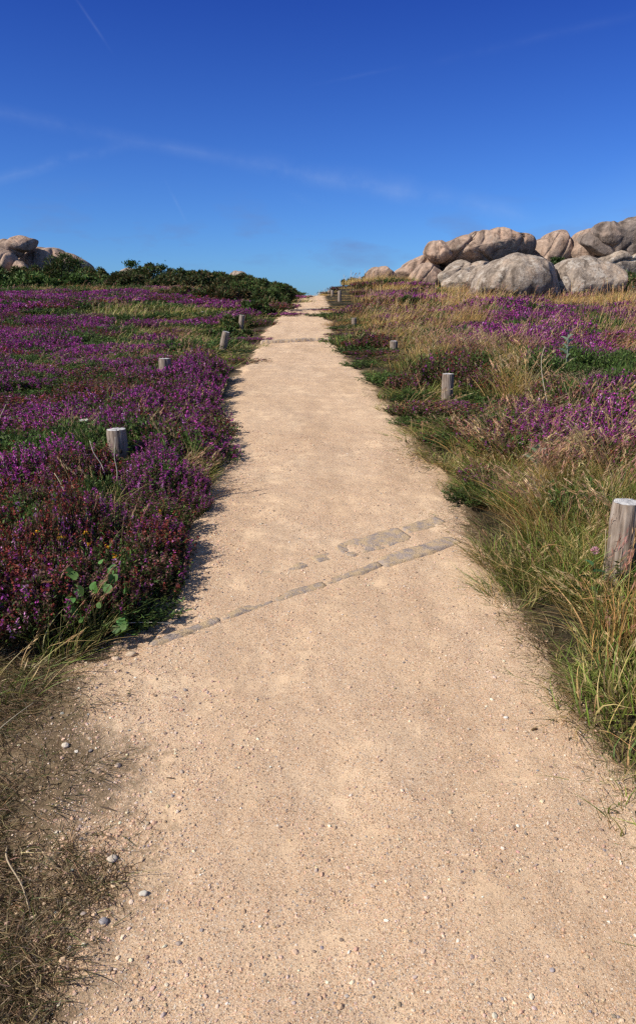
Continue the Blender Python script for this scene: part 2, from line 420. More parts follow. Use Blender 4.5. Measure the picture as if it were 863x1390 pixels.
# ------------------------------------------------------------------ boulders
def boulder(name, label, cen, outline, T, m, grooves=(), amp=.07, seed=1, kx=.8, ky=.75, sub=6, tilt=0, group=None, cat='boulder', flats=5, joints=1):
    o = np.array(outline, float)
    th = np.arctan2(o[:, 1], o[:, 0]); r = np.hypot(o[:, 0], o[:, 1])
    k = np.argsort(th); th, r = th[k], r[k]
    tt = np.linspace(-np.pi, np.pi, 721)
    rr = np.interp(tt, np.concatenate([th - 2 * np.pi, th, th + 2 * np.pi]), np.tile(r, 3))
    ker = np.exp(-np.linspace(-2, 2, 35) ** 2); ker /= ker.sum()
    rr = np.convolve(np.concatenate([rr[-18:-1], rr, rr[1:18]]), ker, mode='valid')
    v, f = ico(sub); v = v.copy()
    a = np.arctan2(v[:, 2], v[:, 0]); rho = np.hypot(v[:, 0], v[:, 2])
    R = np.interp(a, tt, rr)
    px, pz = np.cos(a) * R * rho ** kx, np.sin(a) * R * rho ** kx
    py = np.sign(v[:, 1]) * np.abs(v[:, 1]) ** ky * T
    P = np.stack([px, py, pz], 1)
    S = max(np.ptp(o[:, 0]), np.ptp(o[:, 1]))
    q = P / S * 3.0
    nd = unit(P / np.array([1, max(T / (S * .5), .3), .8]))
    disp = amp * S * (.5 * fbm(q[:, 0] * .7, q[:, 1] * .7, q[:, 2] * .7, 2, seed) + .14 * fbm(q[:, 0] * 2.5, q[:, 1] * 2.5, q[:, 2] * 2.5, 3, seed + 5) + .05 * fbm(q[:, 0] * 9, q[:, 1] * 9, q[:, 2] * 9, 3, seed + 6))
    P = P + nd * disp[:, None]
    pr = np.random.default_rng(seed)
    hx, hz = np.ptp(o[:, 0]) / 2, np.ptp(o[:, 1]) / 2
    for _ in range(flats):
        n = unit(np.array([pr.normal(0, .75), -abs(pr.normal(.55, .5)), pr.normal(.35, .7)]))
        sup = (P @ n).max(); h = sup * pr.uniform(.70, .90)
        P = P - n * (np.maximum(P @ n - h, 0) * .74)[:, None]
    P = P + nd * (amp * S * (.06 * fbm(q[:, 0] * 4, q[:, 1] * 4, q[:, 2] * 4, 4, seed + 15)))[:, None]
    for _ in range(joints):
        n = unit(np.array([pr.normal(0, .35), pr.normal(0, .4), 1.0])) if pr.uniform() < .55 else unit(np.array([1.0, pr.normal(0, .5), pr.normal(0, .45)]))
        c = pr.uniform(-.45, .45) * (hz if abs(n[2]) > .7 else hx)
        e = P @ n - c + .05 * S * fbm(q[:, 0] * .8, q[:, 1] * .8, q[:, 2] * .8, 3, seed + 25)
        side_ = sstep(-.4, .25, fbm(q[:, 0] * .5, q[:, 1] * .5, q[:, 2] * .5, 2, seed + 27))
        P = P - nd * (side_ * .030 * S * np.exp(-np.abs(e / (.014 * S)) ** 1.3))[:, None]
    for gx, gw, gd, sl in grooves:
        wob = gx + sl * P[:, 2] + .25 * gw * fbm(P[:, 2] * 2, P[:, 1], seed=seed + 9, oct=2) * 2
        g = np.exp(-np.abs((P[:, 0] - wob) / (gw * .55)) ** 1.4)
        P[:, 1] *= 1 - .9 * gd * g; P[:, 0] *= 1 - .05 * gd * g; P[:, 2] *= 1 - .10 * gd * g
    B = Buf(); B.add(P, t=f)
    ob = link(name, B.mesh(name, m, True), loc=(cen[0], cen[1] + T * .5, cen[2] + OFF))
    return tag(ob, label, cat, group)

boulder('boulder', 'big rounded lichen-speckled boulder at the front of the right-hand outcrop, left half of the pair', (7.7, 28.4, .99),
        [(-1.75, -.75), (-1.62, -.05), (-1.2, .5), (-.6, .76), (.15, .82), (.9, .70), (1.45, .42), (1.70, -.06), (1.7, -.7), (.29, -.95), (-1.4, -.95)], 1.5, M_ROCK_GREY, [(1.25, .22, .16, .2), (-.9, .2, .05, .5)], .06, 3, flats=2, joints=1)
boulder('boulder', 'long low lichen-speckled boulder tapering right, pressed against the big rounded one', (10.4, 29.0, .92),
        [(-1.5, -.6), (-1.35, .2), (-1.05, .63), (-.37, .78), (.48, .7), (1.33, .43), (1.85, .06), (1.6, -.34), (.96, -.55), (-.23, -.72), (-1.3, -.8)], 1.3, M_ROCK_GREY, [(-.9, .14, .10, -.3), (.7, .25, .06, .4)], .06, 12, flats=2, joints=0)
boulder('boulder', 'long pink granite slab with rain grooves lying on top of the right-hand outcrop', (8.83, 40.4, 2.92),
        [(-2.55, -.49), (-2.5, .12), (-1.7, .42), (-.8, .68), (.2, .86), (1.63, .82), (2.6, .74), (2.9, .30), (2.75, -.30), (1.3, -.50), (-.12, -.70), (-1.4, -.82), (-2.3, -.76)], 1.6, M_ROCK,
        [(-1.2, .16, .22, .9), (-.35, .13, .10, .3), (.55, .12, .10, .15), (1.2, .10, .09, .1), (1.75, .14, .17, .12)], .035, 21, kx=.55, ky=.5, flats=3)
boulder('boulder', 'rounded granite knob at the left end of the long grooved slab', (6.27, 39.9, 2.74),
        [(-.69, -.04), (-.54, .41), (-.08, .56), (.54, .44), (.85, .04), (.54, -.48), (-.08, -.59), (-.54, -.33)], .9, M_ROCK, [(.1, .2, .08, .5)], .06, 31)
boulder('boulder', 'smooth domed pink granite boulder sloping up behind the small gorse bush', (12.95, 42.2, 2.98),
        [(-1.27, -.45), (-1.19, .2), (-.37, .62), (.84, 1.03), (1.25, .85), (1.33, -.45), (.35, -1.1), (-.94, -1.1)], 1.4, M_ROCK, [(-.3, .12, .08, .6), (.5, .1, .07, .5)], .04, 41)
boulder('boulder', 'upright pale granite boulder wedged between the dome and the dark overhanging rock', (14.87, 41.6, 2.99),
        [(-1.0, -.57), (-.84, .74), (-.33, .97), (.47, 1.05), (1.0, .28), (.88, -.57), (.36, -1.1), (-.53, -1.1)], 1.2, M_ROCK, [(.1, .14, .1, -.3)], .05, 51)
boulder('boulder', 'broad dark overhanging rock at the right edge of the outcrop with a shadowed underside', (16.2, 40.4, 3.40),
        [(-2.11, -.20), (-1.9, .35), (-1.21, .60), (-.51, .66), (1.05, .63), (2.22, .48), (2.6, -.27), (1.9, -.75), (-.12, -.72), (-1.68, -.55)], 1.7, M_ROCK_DARK, [(-1.0, .13, .13, -.6), (.3, .15, .12, .7)], .05, 61, kx=.55, ky=.5, flats=3)
boulder('boulder', 'dark rounded block perched on the left of the overhanging rock', (15.35, 40.1, 3.70),
        [(-.85, -.05), (-.74, .38), (-.08, .50), (.6, .42), (.95, -.05), (.6, -.57), (-.4, -.57)], .8, M_ROCK_DARK, [], .05, 71, kx=.65, ky=.6)
boulder('boulder', 'dark lumpy boulder topmost at the right edge of the outcrop', (17.3, 40.8, 4.06),
        [(-1.34, -.17), (-1.03, .36), (-.24, .51), (.7, .43), (1.5, .05), (1.2, -.55), (-.48, -.63)], 1.0, M_ROCK_DARK, [(-.2, .12, .15, .5)], .09, 81)
boulder('boulder', 'pale flat slab under the dark overhanging rock', (16.2, 39.9, 2.10),
        [(-1.9, -.05), (-1.2, .30), (.17, .40), (1.92, .32), (2.5, -.28), (.17, -.7), (-1.5, -.6)], 1.5, M_ROCK_GREY, [], .05, 91)
boulder('boulder', 'low rounded granite rock leftmost of the right-hand outcrop', (3.24, 38.9, 1.55),
        [(-.76, -.02), (-.57, .27), (-.08, .38), (.49, .27), (.87, -.06), (.49, -.5), (-.46, -.5)], .7, M_ROCK, [], .06, 101)
boulder('boulder', 'wedge of pink granite leaning up towards the long slab from the left', (5.32, 40.6, 1.88),
        [(-1.36, -.32), (-.84, .13), (-.17, .48), (.54, .63), (1.09, .51), (1.33, .13), (.86, -.5), (-.25, -.7), (-1.2, -.7)], 1.0, M_ROCK, [(.2, .12, .14, .5)], .06, 111)
boulder('boulder', 'small pointed granite rock in front of the leaning wedge', (5.68, 38.9, 1.52),
        [(-1.11, -.4), (-.73, .24), (-.2, .56), (.41, .38), (.94, .05), (.94, -.5), (-.24, -.7)], .8, M_ROCK, [], .07, 121)
boulder('boulder', 'flat pale granite ledge under the middle of the long slab', (7.49, 38.4, 1.6),
        [(-1.56, -.13), (-1.0, .16), (.31, .45), (1.36, .59), (1.59, .16), (1.06, -.45), (-.44, -.6), (-1.33, -.6)], 1.1, M_ROCK_GREY, [(-.4, .12, .12, .6)], .06, 131)
boulder('boulder', 'small grey ledge stone stacked below the flat pale ledge', (7.19, 36.7, 1.13),
        [(-1.14, -.02), (-.71, .18), (.3, .29), (1.09, .22), (1.02, -.15), (.3, -.4), (-.85, -.4)], .7, M_ROCK_GREY, [], .06, 141)
boulder('boulder', 'thin lichen-covered slab jutting from behind the big rounded boulder', (7.3, 34.6, 1.20),
        [(-.99, .04), (-.22, .25), (.76, .38), (.9, -.02), (.3, -.29), (-.74, -.30)], .7, M_ROCK_GREY, [], .07, 151)
boulder('boulder', 'dark filler rock added behind the long slab to stand in for the shadow beneath it', (7.6, 42.0, 1.9), [(-2.2, -.3), (-1.7, .3), (-.5, .62), (1.2, .62), (2.2, .3), (2.3, -.7), (-2.2, -.9)], 1.2, M_ROCK_DARK, [], .05, 155)  # added to close the sky gap; dark granite stands in for shadow
boulder('boulder', 'tapered capstone tilting up to the right on the left-hand outcrop', (-25.25, 62.6, 4.65),
        [(-2.04, -.33), (-1.18, .14), (-.08, .5), (1.28, .68), (2.08, .62), (1.77, .14), (.66, -.33), (-.69, -.62), (-1.8, -.8)], 1.5, M_ROCK, [], .05, 161)
boulder('boulder', 'broad domed granite boulder below the tilted capstone on the left-hand outcrop', (-23.23, 65.5, 3.57),
        [(-3.32, .4), (-1.99, 1.01), (-.27, 1.26), (1.13, .95), (2.4, .4), (3.55, -.45), (2.78, -1.6), (-1.03, -1.9), (-3.26, -1.4)], 2.4, M_ROCK, [(1.2, .2, .08, .6)], .05, 171)
boulder('boulder', 'rounded granite boulder at the left edge of the left-hand outcrop, under the capstone', (-25.77, 61.0, 3.39),
        [(-1.68, .61), (-.61, 1.13), (.46, 1.01), (1.29, .5), (1.41, -.01), (.58, -1.0), (.1, -1.9), (-1.56, -1.9)], 1.4, M_ROCK, [(.5, .15, .1, .5)], .05, 181)
boulder('boulder', 'small pale rock wedged between the left edge boulder and the broad dome', (-23.68, 60.1, 2.87),
        [(-.5, .11), (-.2, .62), (.32, .39), (.67, -.11), (.2, -.9), (-.5, -.9)], .6, M_ROCK, [], .06, 191)
boulder('boulder', 'far pale rock showing over the gorse near the small lone sprig', (-16.42, 65.3, 2.70),
        [(-.85, -.01), (-.34, .36), (.17, .42), (.81, .11), (1.2, -.8), (-.95, -.8)], .7, M_ROCK_GREY, [], .06, 201)
boulder('boulder', 'far pale rock showing over the gorse nearest the path crest', (-6.74, 63.1, 2.36),
        [(-.98, -.12), (-.49, .3), (.12, .41), (.86, .12), (1.3, -.8), (-.9, -.8)], .7, M_ROCK_GREY, [], .06, 211)

# ------------------------------------------------------------------ plants
MAG, PUR, RUST, DULL = (.46, .075, .345), (.31, .06, .245), (.27, .06, .05), (.20, .10, .085)
PINK = (.62, .26, .52)
GRN, DKG, BRN = (.07, .115, .025), (.028, .056, .014), (.11, .07, .04)
STRAW, TAN, LIME = (.60, .44, .19), (.50, .33, .16), (.24, .29, .06)

def heather(rng, W, H, n, fl, nf, leaf, nl, cols, wts, lean=0.0, green=.5):
    """returns foliage and blossom buffers"""
    Fo, Bl = Buf(), Buf()
    a = rng.uniform(0, 2 * np.pi, n); r = np.sqrt(rng.uniform(0, 1, n))
    base = np.stack([np.cos(a) * r * W * .35, np.sin(a) * r * W * .35, np.full(n, -.02)], 1)
    h = H * (1 - .45 * r ** 2) * rng.uniform(.72, 1.08, n)
    tip = np.stack([np.cos(a) * r * W * .55 + rng.normal(0, .05 * W, n) + lean * h, np.sin(a) * r * W * .55 + rng.normal(0, .05 * W, n), h], 1)
    d = tip - base; L = np.linalg.norm(d, axis=1); dn = unit(d)
    cur = np.stack([-np.cos(a) * r * .12, -np.sin(a) * r * .12, np.full(n, .05)], 1)
    bc = vary(rng, BRN, n, .3)
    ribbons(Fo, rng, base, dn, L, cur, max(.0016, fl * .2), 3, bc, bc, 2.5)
    def along(t, k):
        i = np.repeat(np.arange(n), k)
        p = base[i] + dn[i] * (L[i] * t)[:, None] + cur[i] * (L[i] * t * t)[:, None]
        return i, p
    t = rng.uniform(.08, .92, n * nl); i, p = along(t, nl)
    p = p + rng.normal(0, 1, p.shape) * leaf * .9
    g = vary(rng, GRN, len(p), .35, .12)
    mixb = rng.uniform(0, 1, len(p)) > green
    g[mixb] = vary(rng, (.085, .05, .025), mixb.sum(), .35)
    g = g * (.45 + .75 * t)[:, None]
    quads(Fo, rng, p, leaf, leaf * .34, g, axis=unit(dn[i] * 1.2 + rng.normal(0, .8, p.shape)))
    t = 1 - rng.beta(1.1, 2.2, n * nf) * .55; i, p = along(t, nf)
    off = rng.normal(0, 1, p.shape) * (fl * .95) * (1.35 - t)[:, None] * 1.6
    p = p + off
    k = rng.choice(len(cols), n, p=wts)
    stemcol = np.array(cols)[k]
    c = vary(rng, stemcol[i], len(p), .32, .1)
    quads(Bl, rng, p, fl * rng.uniform(.7, 1.2, len(p)), fl * .62, c)
    return Fo, Bl

def grass(rng, W, n, H, bw, segs, straw=.4, heads=0, lean=(.25, .05), gcol=LIME, scol=STRAW, hcol=TAN, hs=.006, spread=.45):
    Bd, Hd = Buf(), Buf()
    a = rng.uniform(0, 2 * np.pi, n); r = np.sqrt(rng.uniform(0, 1, n))
    base = np.stack([np.cos(a) * r * W * .5, np.sin(a) * r * W * .5, np.full(n, -.02)], 1)
    L = H * rng.uniform(.4, 1.05, n)
    d = unit(np.stack([np.cos(a) * spread * r + rng.normal(0, .16, n) + lean[0] * .5, np.sin(a) * spread * r + rng.normal(0, .16, n) + lean[1] * .5, np.ones(n)], 1))
    cur = np.stack([lean[0] * rng.uniform(.2, 1.6, n) + rng.normal(0, .22, n), lean[1] * rng.uniform(.2, 1.6, n) + rng.normal(0, .22, n), -.12 - .3 * rng.uniform(0, 1, n) ** 2], 1)
    s = rng.uniform(0, 1, n) < straw
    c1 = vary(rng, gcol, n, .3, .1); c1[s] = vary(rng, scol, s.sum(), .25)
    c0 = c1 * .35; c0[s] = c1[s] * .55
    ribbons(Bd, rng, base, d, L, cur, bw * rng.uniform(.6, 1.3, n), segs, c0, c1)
    if heads:
        a = rng.uniform(0, 2 * np.pi, heads); r = np.sqrt(rng.uniform(0, 1, heads))
        base = np.stack([np.cos(a) * r * W * .45, np.sin(a) * r * W * .45, np.full(heads, -.02)], 1)
        L = H * rng.uniform(.95, 1.45, heads)
        d = unit(np.stack([rng.normal(lean[0] * .6, .16, heads), rng.normal(lean[1] * .6, .16, heads), np.ones(heads)], 1))
        cur = np.stack([lean[0] * rng.uniform(.6, 1.5, heads) + rng.normal(0, .1, heads), lean[1] + rng.normal(0, .12, heads), np.full(heads, -.08)], 1)
        c = vary(rng, scol, heads, .2)
        ribbons(Bd, rng, base, d, L, cur, bw * .55, segs + 2, c * .6, c, 3)
        k = 14
        i = np.repeat(np.arange(heads), k); t = rng.uniform(.76, 1.01, heads * k)
        p = base[i] + d[i] * (L[i] * t)[:, None] + cur[i] * (L[i] * t * t)[:, None]
        ax = unit(d[i] + 2 * cur[i] * t[:, None] + rng.normal(0, .3, p.shape))
        p = p + rng.normal(0, hs * .5, p.shape) * (1.25 - t)[:, None] * 4
        hc = vary(rng, hcol, heads, .22)[i]
        quads(Hd, rng, p, hs * 2.4, hs * .36, hc, axis=ax)
    return Bd, Hd

def green_heath(rng, W, H, n, leaf, col=DKG, tipc=(.095, .15, .035), per=16):
    """spiny low gorse or leafy heath clump: shoots with needle leaves"""
    Fo = Buf()
    a = rng.uniform(0, 2 * np.pi, n); r = np.sqrt(rng.uniform(0, 1, n))
    base = np.stack([np.cos(a) * r * W * .3, np.sin(a) * r * W * .3, np.full(n, -.02)], 1)
    h = H * (1 - .5 * r ** 2) * rng.uniform(.6, 1.08, n)
    tip = np.stack([np.cos(a) * r * W * .55 + rng.normal(0, .05 * W, n), np.sin(a) * r * W * .55 + rng.normal(0, .05 * W, n), h], 1)
    d = tip - base; L = np.linalg.norm(d, axis=1); dn = unit(d); z = np.zeros((n, 3))
    bc = vary(rng, (.06, .05, .03), n, .3)
    ribbons(Fo, rng, base, dn, L, z, leaf * .18, 2, bc, bc, 2.5)
    i = np.repeat(np.arange(n), per); t = rng.uniform(.15, 1.03, n * per)
    p = base[i] + dn[i] * (L[i] * t)[:, None] + rng.normal(0, leaf * .55, (n * per, 3))
    k = t[:, None] ** 2
    c = vary(rng, col, n * per, .3, .1) * (1 - k) * .7 + vary(rng, tipc, n * per, .3, .1) * k
    quads(Fo, rng, p, leaf, leaf * .26, c, axis=unit(dn[i] + rng.normal(0, .8, p.shape)))
    return Fo

def gorse(rng, W, D, H, leaf, n, col=DKG, tipc=(.065, .11, .028), bronze=.1):
    """big bush: lumpy dome of spiny shoots, and its stems"""
    Fo, St = Buf(), Buf()
    nl = int(14 + 10 * W)
    a = rng.uniform(0, 2 * np.pi, nl); e = np.arcsin(rng.uniform(-.05, 1, nl)); rr = rng.uniform(.55, 1.0, nl) ** .6
    ce = np.stack([np.cos(a) * np.cos(e) * rr * W * .5, np.sin(a) * np.cos(e) * rr * D * .5, np.sin(e) * rr * H * .9 + .05 * H], 1)
    lr = rng.uniform(.14, .30, nl) * min(W, D, 1.6 * H) * .9
    w = lr ** 2; w /= w.sum()
    i = rng.choice(nl, n, p=w)
    nd = unit(rng.normal(size=(n, 3)) + unit(ce[i] + [0, 0, .3 * H]) * .6)
    rad = lr[i] * rng.uniform(.35, 1.15, n) ** .5
    p = ce[i] + nd * rad[:, None]
    keep = p[:, 2] > -.05; p, nd, i, rad = p[keep], nd[keep], i[keep], rad[keep]; n = len(p)
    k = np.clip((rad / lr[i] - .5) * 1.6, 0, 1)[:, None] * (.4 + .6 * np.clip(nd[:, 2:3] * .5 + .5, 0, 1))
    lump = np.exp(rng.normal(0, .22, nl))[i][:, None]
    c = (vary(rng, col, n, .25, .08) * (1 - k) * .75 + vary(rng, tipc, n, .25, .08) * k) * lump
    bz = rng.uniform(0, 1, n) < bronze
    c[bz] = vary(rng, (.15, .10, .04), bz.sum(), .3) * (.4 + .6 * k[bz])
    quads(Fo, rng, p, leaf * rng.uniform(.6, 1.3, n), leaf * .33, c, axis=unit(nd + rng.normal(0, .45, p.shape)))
    for j in range(5):
        b = np.array([rng.normal(0, .06 * W), rng.normal(0, .06 * D), -.08]); e_ = ce[rng.integers(nl)] * np.array([.8, .8, .9])
        m_ = (b + e_) / 2 + rng.normal(0, .05, 3)
        tube(St, [b, m_, e_], [.035 * H + .008, .025 * H + .006, .01 * H + .003], 5, (.11, .085, .06))
    return Fo, St

# which plant grows where (world metres; d = distance from the path edge)
def zone(x, y, d, s, nz, nz2, rng):
    u = rng.uniform()
    def pick(**w):
        tot = sum(w.values()); a = u * tot
        for k, v in w.items():
            a -= v
            if a <= 0: return k
        return k
    if s < 0:
        if y < 2.65 + .1 * nz:
            if y > 2.38: return pick(thatch=.6, grass=.35, none=.25)
            return 'thatch' if u < (.62 if d > .10 else .2) else None
        wedge = 8.5 < y < 25 and -.30 + .03 * nz < x / y < -.085 + .02 * nz
        if y > 34: return pick(green=.35, meadow=.5, straw=.4, purple=.06)
        if wedge:
            return pick(meadow=.66, grass=.14, straw=.05, green=.24, dull=.05) if nz2 > -.55 else pick(purple=.5, meadow=.5)
        if y < 4.1 and d < .5: return pick(dull=.55, rust=.35, grass=.14, green=.12, purple=.06)
        if d < .22: return pick(dull=.55, grass=.3, straw=.015, green=.2, purple=.3)
        if d < .5: return pick(dull=.3, purple=.5, grass=.12, green=.12)
        if y < 3.7: return pick(rust=.78, green=.24, dull=.2) if nz > -.35 else pick(green=.6, rust=.3, purple=.2)
        if y < 5.2:
            if nz2 < -.25: return pick(green=.75, grass=.1, rust=.15)
            return pick(purple=.24, magenta=.14, rust=.42, green=.22, dull=.2)
        if y > 14 and d < 1.6: return pick(green=.3, meadow=.45, dull=.3, straw=.2)
        if nz < -.34: return pick(green=.6, grass=.15, meadow=.15, purple=.25)
        if nz2 > .32: return pick(dull=.5, green=.25, purple=.3, rust=.1)
        return pick(magenta=.40, purple=.40, green=.16, rust=.06, dull=.14, straw=.014)
    # right
    if y < 1.55: return pick(grass=.8, straw=.2)
    if y < 4.3 + .3 * nz:
        if d < .3: return pick(grass=.66, thatch=.4, green=.03)
        return pick(grass=.82, straw=.16, green=.05, dull=.04 if y > 3.4 else 0)
    if ((x - 2.15) / .62) ** 2 + ((y - 5.25) / .55) ** 2 < 1 + .3 * nz2: return pick(magenta=.75, purple=.15, straw=.1)
    if y < 6.6:
        if d < .35: return pick(grass=.62, dull=.25, green=.1, straw=.08)
        return pick(grass=.46, straw=.14, dull=.2, purple=.12, green=.12)
    if d < .9 and y < 20: return pick(dull=.22, green=.22, grass=.34, meadow=.34, straw=.10)
    if ((x - 2.75) / .75) ** 2 + ((y - 7.7) / .6) ** 2 < 1: return pick(dead=.75, green=.25)
    if y < 9.5:
        if x > 2.3: return pick(green=.6, dull=.15, straw=.15, purple=.15) if nz < .1 else pick(straw=.3, green=.35, purple=.35)
        return pick(straw=.66, grass=.14, dull=.2, green=.1)
    if y < (26 if x < 4 else 22.5 + .8 * nz):
        if x < .15 * y + .7 + .9 * nz: return pick(straw=.56, grass=.16, dull=.20, green=.16, purple=.07)
        if nz2 < -.35: return pick(green=.6, dull=.2, straw=.2)
        return pick(magenta=.46, purple=.32, straw=.17, green=.10)
    if ((x - 3.2) / 1.6) ** 2 + ((y - 29) / 3.0) ** 2 < 1: return pick(magenta=.35, purple=.4, straw=.25)
    return pick(straw=.8, dull=.08, green=.07, grass=.08, purple=.04)

KINDS = ['magenta', 'purple', 'rust', 'dull', 'green', 'grass', 'straw', 'thatch', 'dead', 'meadow']
HCOL = {'magenta': ([MAG, PUR, DULL, PINK], [.62, .2, .1, .08]), 'purple': ([PUR, MAG, DULL, PINK], [.55, .22, .18, .05]),
        'rust': ([RUST, PUR, DULL, (.30, .13, .05), PINK], [.50, .12, .15, .11, .12]), 'dull': ([DULL, PUR, RUST], [.6, .22, .18])}
# three levels of detail: width, height and feature size of a clump
LOD = [dict(W=.34, hW=.25), dict(W=.46, hW=.27), dict(W=.85, hW=.30), dict(W=1.5, hW=.34)]

def make_proto(kind, lod, seed):
    rng = np.random.default_rng(seed * 97 + lod * 7 + KINDS.index(kind))
    if kind in HCOL:
        c, w = HCOL[kind]
        thin = .62 if kind == 'dull' else 1.0
        if lod == 0: a = (.36, .23, 120, .0056, int(20 * thin), .0098, 38)
        elif lod == 1: a = (.50, .22, 95, .009, int(13 * thin), .016, 18)
        elif lod == 2: a = (.95, .22, 130, .0135, int(13 * thin), .024, 9)
        else: a = (1.7, .25, 150, .025, int(12 * thin), .042, 7)
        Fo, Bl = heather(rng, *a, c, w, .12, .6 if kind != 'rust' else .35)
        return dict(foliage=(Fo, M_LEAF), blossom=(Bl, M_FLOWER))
    if kind == 'green':
        a = [(.38, .19, 110, .014, 30), (.52, .2, 100, .019, 22), (.95, .2, 100, .033, 14), (1.7, .24, 100, .055, 12)][lod]
        return dict(foliage=(green_heath(rng, a[0], a[1], a[2], a[3], per=a[4]), M_LEAF))
    hc = [(.46, .31, .17), (.42, .24, .16), (.50, .36, .18)][seed % 3]
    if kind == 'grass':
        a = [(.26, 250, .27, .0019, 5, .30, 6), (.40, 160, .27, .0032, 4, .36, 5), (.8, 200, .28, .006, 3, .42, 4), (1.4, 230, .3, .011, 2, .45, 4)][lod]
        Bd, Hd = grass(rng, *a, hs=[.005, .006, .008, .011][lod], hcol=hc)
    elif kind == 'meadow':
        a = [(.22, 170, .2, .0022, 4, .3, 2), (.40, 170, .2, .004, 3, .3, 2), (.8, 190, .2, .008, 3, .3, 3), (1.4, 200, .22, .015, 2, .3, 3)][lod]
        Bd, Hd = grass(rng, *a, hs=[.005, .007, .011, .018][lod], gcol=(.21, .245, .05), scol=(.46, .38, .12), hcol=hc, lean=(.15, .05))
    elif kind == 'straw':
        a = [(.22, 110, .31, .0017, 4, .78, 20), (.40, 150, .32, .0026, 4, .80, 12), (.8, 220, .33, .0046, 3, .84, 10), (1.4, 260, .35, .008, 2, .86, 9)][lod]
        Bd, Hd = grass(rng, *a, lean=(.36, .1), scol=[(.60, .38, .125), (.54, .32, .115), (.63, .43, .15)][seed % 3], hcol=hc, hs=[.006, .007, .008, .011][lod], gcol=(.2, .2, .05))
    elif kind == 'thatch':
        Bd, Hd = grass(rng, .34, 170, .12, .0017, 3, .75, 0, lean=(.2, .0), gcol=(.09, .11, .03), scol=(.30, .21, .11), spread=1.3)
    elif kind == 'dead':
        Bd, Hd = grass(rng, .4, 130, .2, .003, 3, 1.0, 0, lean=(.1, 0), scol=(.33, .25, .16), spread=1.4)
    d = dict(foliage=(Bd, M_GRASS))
    if Hd.v: d['blossom'] = (Hd, M_GRASS)
    return d

PROTO = {}
def proto(kind, lod, var):
    key = (kind, lod, var)
    if key not in PROTO: PROTO[key] = make_proto(kind, lod, var + 1)
    return PROTO[key]

# --- scatter the plants
def in_view(x, y, z, m=0.03):
    dy, dz = y, z - OFF
    D = dy * math.cos(PITCH) - dz * math.sin(PITCH)
    if D < .3: return False, D
    u = x / D * 975 / 863; v = (dy * math.sin(PITCH) + dz * math.cos(PITCH)) / D * 975 / 1390
    return abs(u) < .5 + m and abs(v) < .5 + m, D

plants = []
prng = np.random.default_rng(5)
POSTS = [(-1.32, 4.72), (-1.60, 7.65), (-1.66, 12.37), (-1.86, 17.6), (1.37, 3.10), (1.23, 6.9), (1.16, 11.3), (.85, 17.6), (.84, 29.3), (.64, 33.5), (.55, 36.8)]
CLEAR = [(a, b, .085 if b < 8 else .14) for a, b in POSTS] + [(-1.0, 2.86, .09)]
cand = []
y = 1.0
while y < 62:
    st = min(max(.15, .0330 * y), 1.0) * (1 if y < 36 else 1.25)
    for x in np.arange(-(.50 * y + 1.6), .50 * y + 1.6, st):
        cand.append((x + prng.uniform(-.45, .45) * st, y + prng.uniform(-.45, .45) * st))
    y += st * .9
cand = np.array(cand)
cd_, cs_ = side(cand[:, 0], cand[:, 1]); cz_ = ground(cand[:, 0], cand[:, 1])
low_ = (cand[:, 1] < 2.75) & (cs_ < 0)
cz_[low_] = np.maximum(cz_[low_], path_z(cand[low_, 0], cand[low_, 1]))
n1_ = fbm(cand[:, 0] * .55, cand[:, 1] * .45, oct=3, seed=41); n2_ = fbm(cand[:, 0] * .9, cand[:, 1] * .7, oct=2, seed=47)
n3_ = fbm(cand[:, 0] * .8, cand[:, 1] * .6, oct=3, seed=53)
for (px_, py_), d, s, z, na, nb, nc in zip(cand, cd_, cs_, cz_, n1_, n2_, n3_):
    if d < (.045 if py_ < 6 else .10): continue
    if py_ > 40 and s > 0 and px_ > 1.5: continue
    if s > 0 and px_ > 8 and py_ > 30.5: continue
    if s > 0 and px_ > 4.6 and py_ > 34.5: continue
    if any(math.hypot(px_ - a, py_ - b) < r_ for a, b, r_ in CLEAR): continue
    k = zone(px_, py_, d, s, na, nb, prng)
    if k in (None, 'none'): continue
    vis, D = in_view(px_, py_, z + .1, .12)
    if not vis and py_ > 9: continue
    lod = 0 if py_ < 4.9 else 1 if py_ < 10 else 2 if py_ < 21 else 3
    if k in ('thatch', 'dead') and lod > 1: k = 'straw'
    sz = prng.uniform(.72, 1.2) * (1 + .42 * nc)
    if s < 0: sz *= 1.08 if py_ < 3.6 else .85
    elif py_ > 4.4: sz *= .78 if d < .5 else .92 if d < 1.2 else 1.12
    if s > 0 and py_ > 12 and k == 'straw' and d > .5: sz *= 1.25
    if s < 0 and py_ < 2.66: sz *= .55 if k == 'thatch' else .48
    if d < .2: sz *= .8 if s < 0 else .62
    for a, b in POSTS:
        if b - .26 * b < py_ < b and abs(px_ - a * py_ / b) < (.09 + .012 * b if b < 9 else .035 * b): sz *= .62 if b < 4 else .5 if b < 9 else .3
    plants.append([k, px_, py_, z, prng.uniform(0, 6.28), prng.uniform(.82, 1.2), sz, lod, D, d, s])

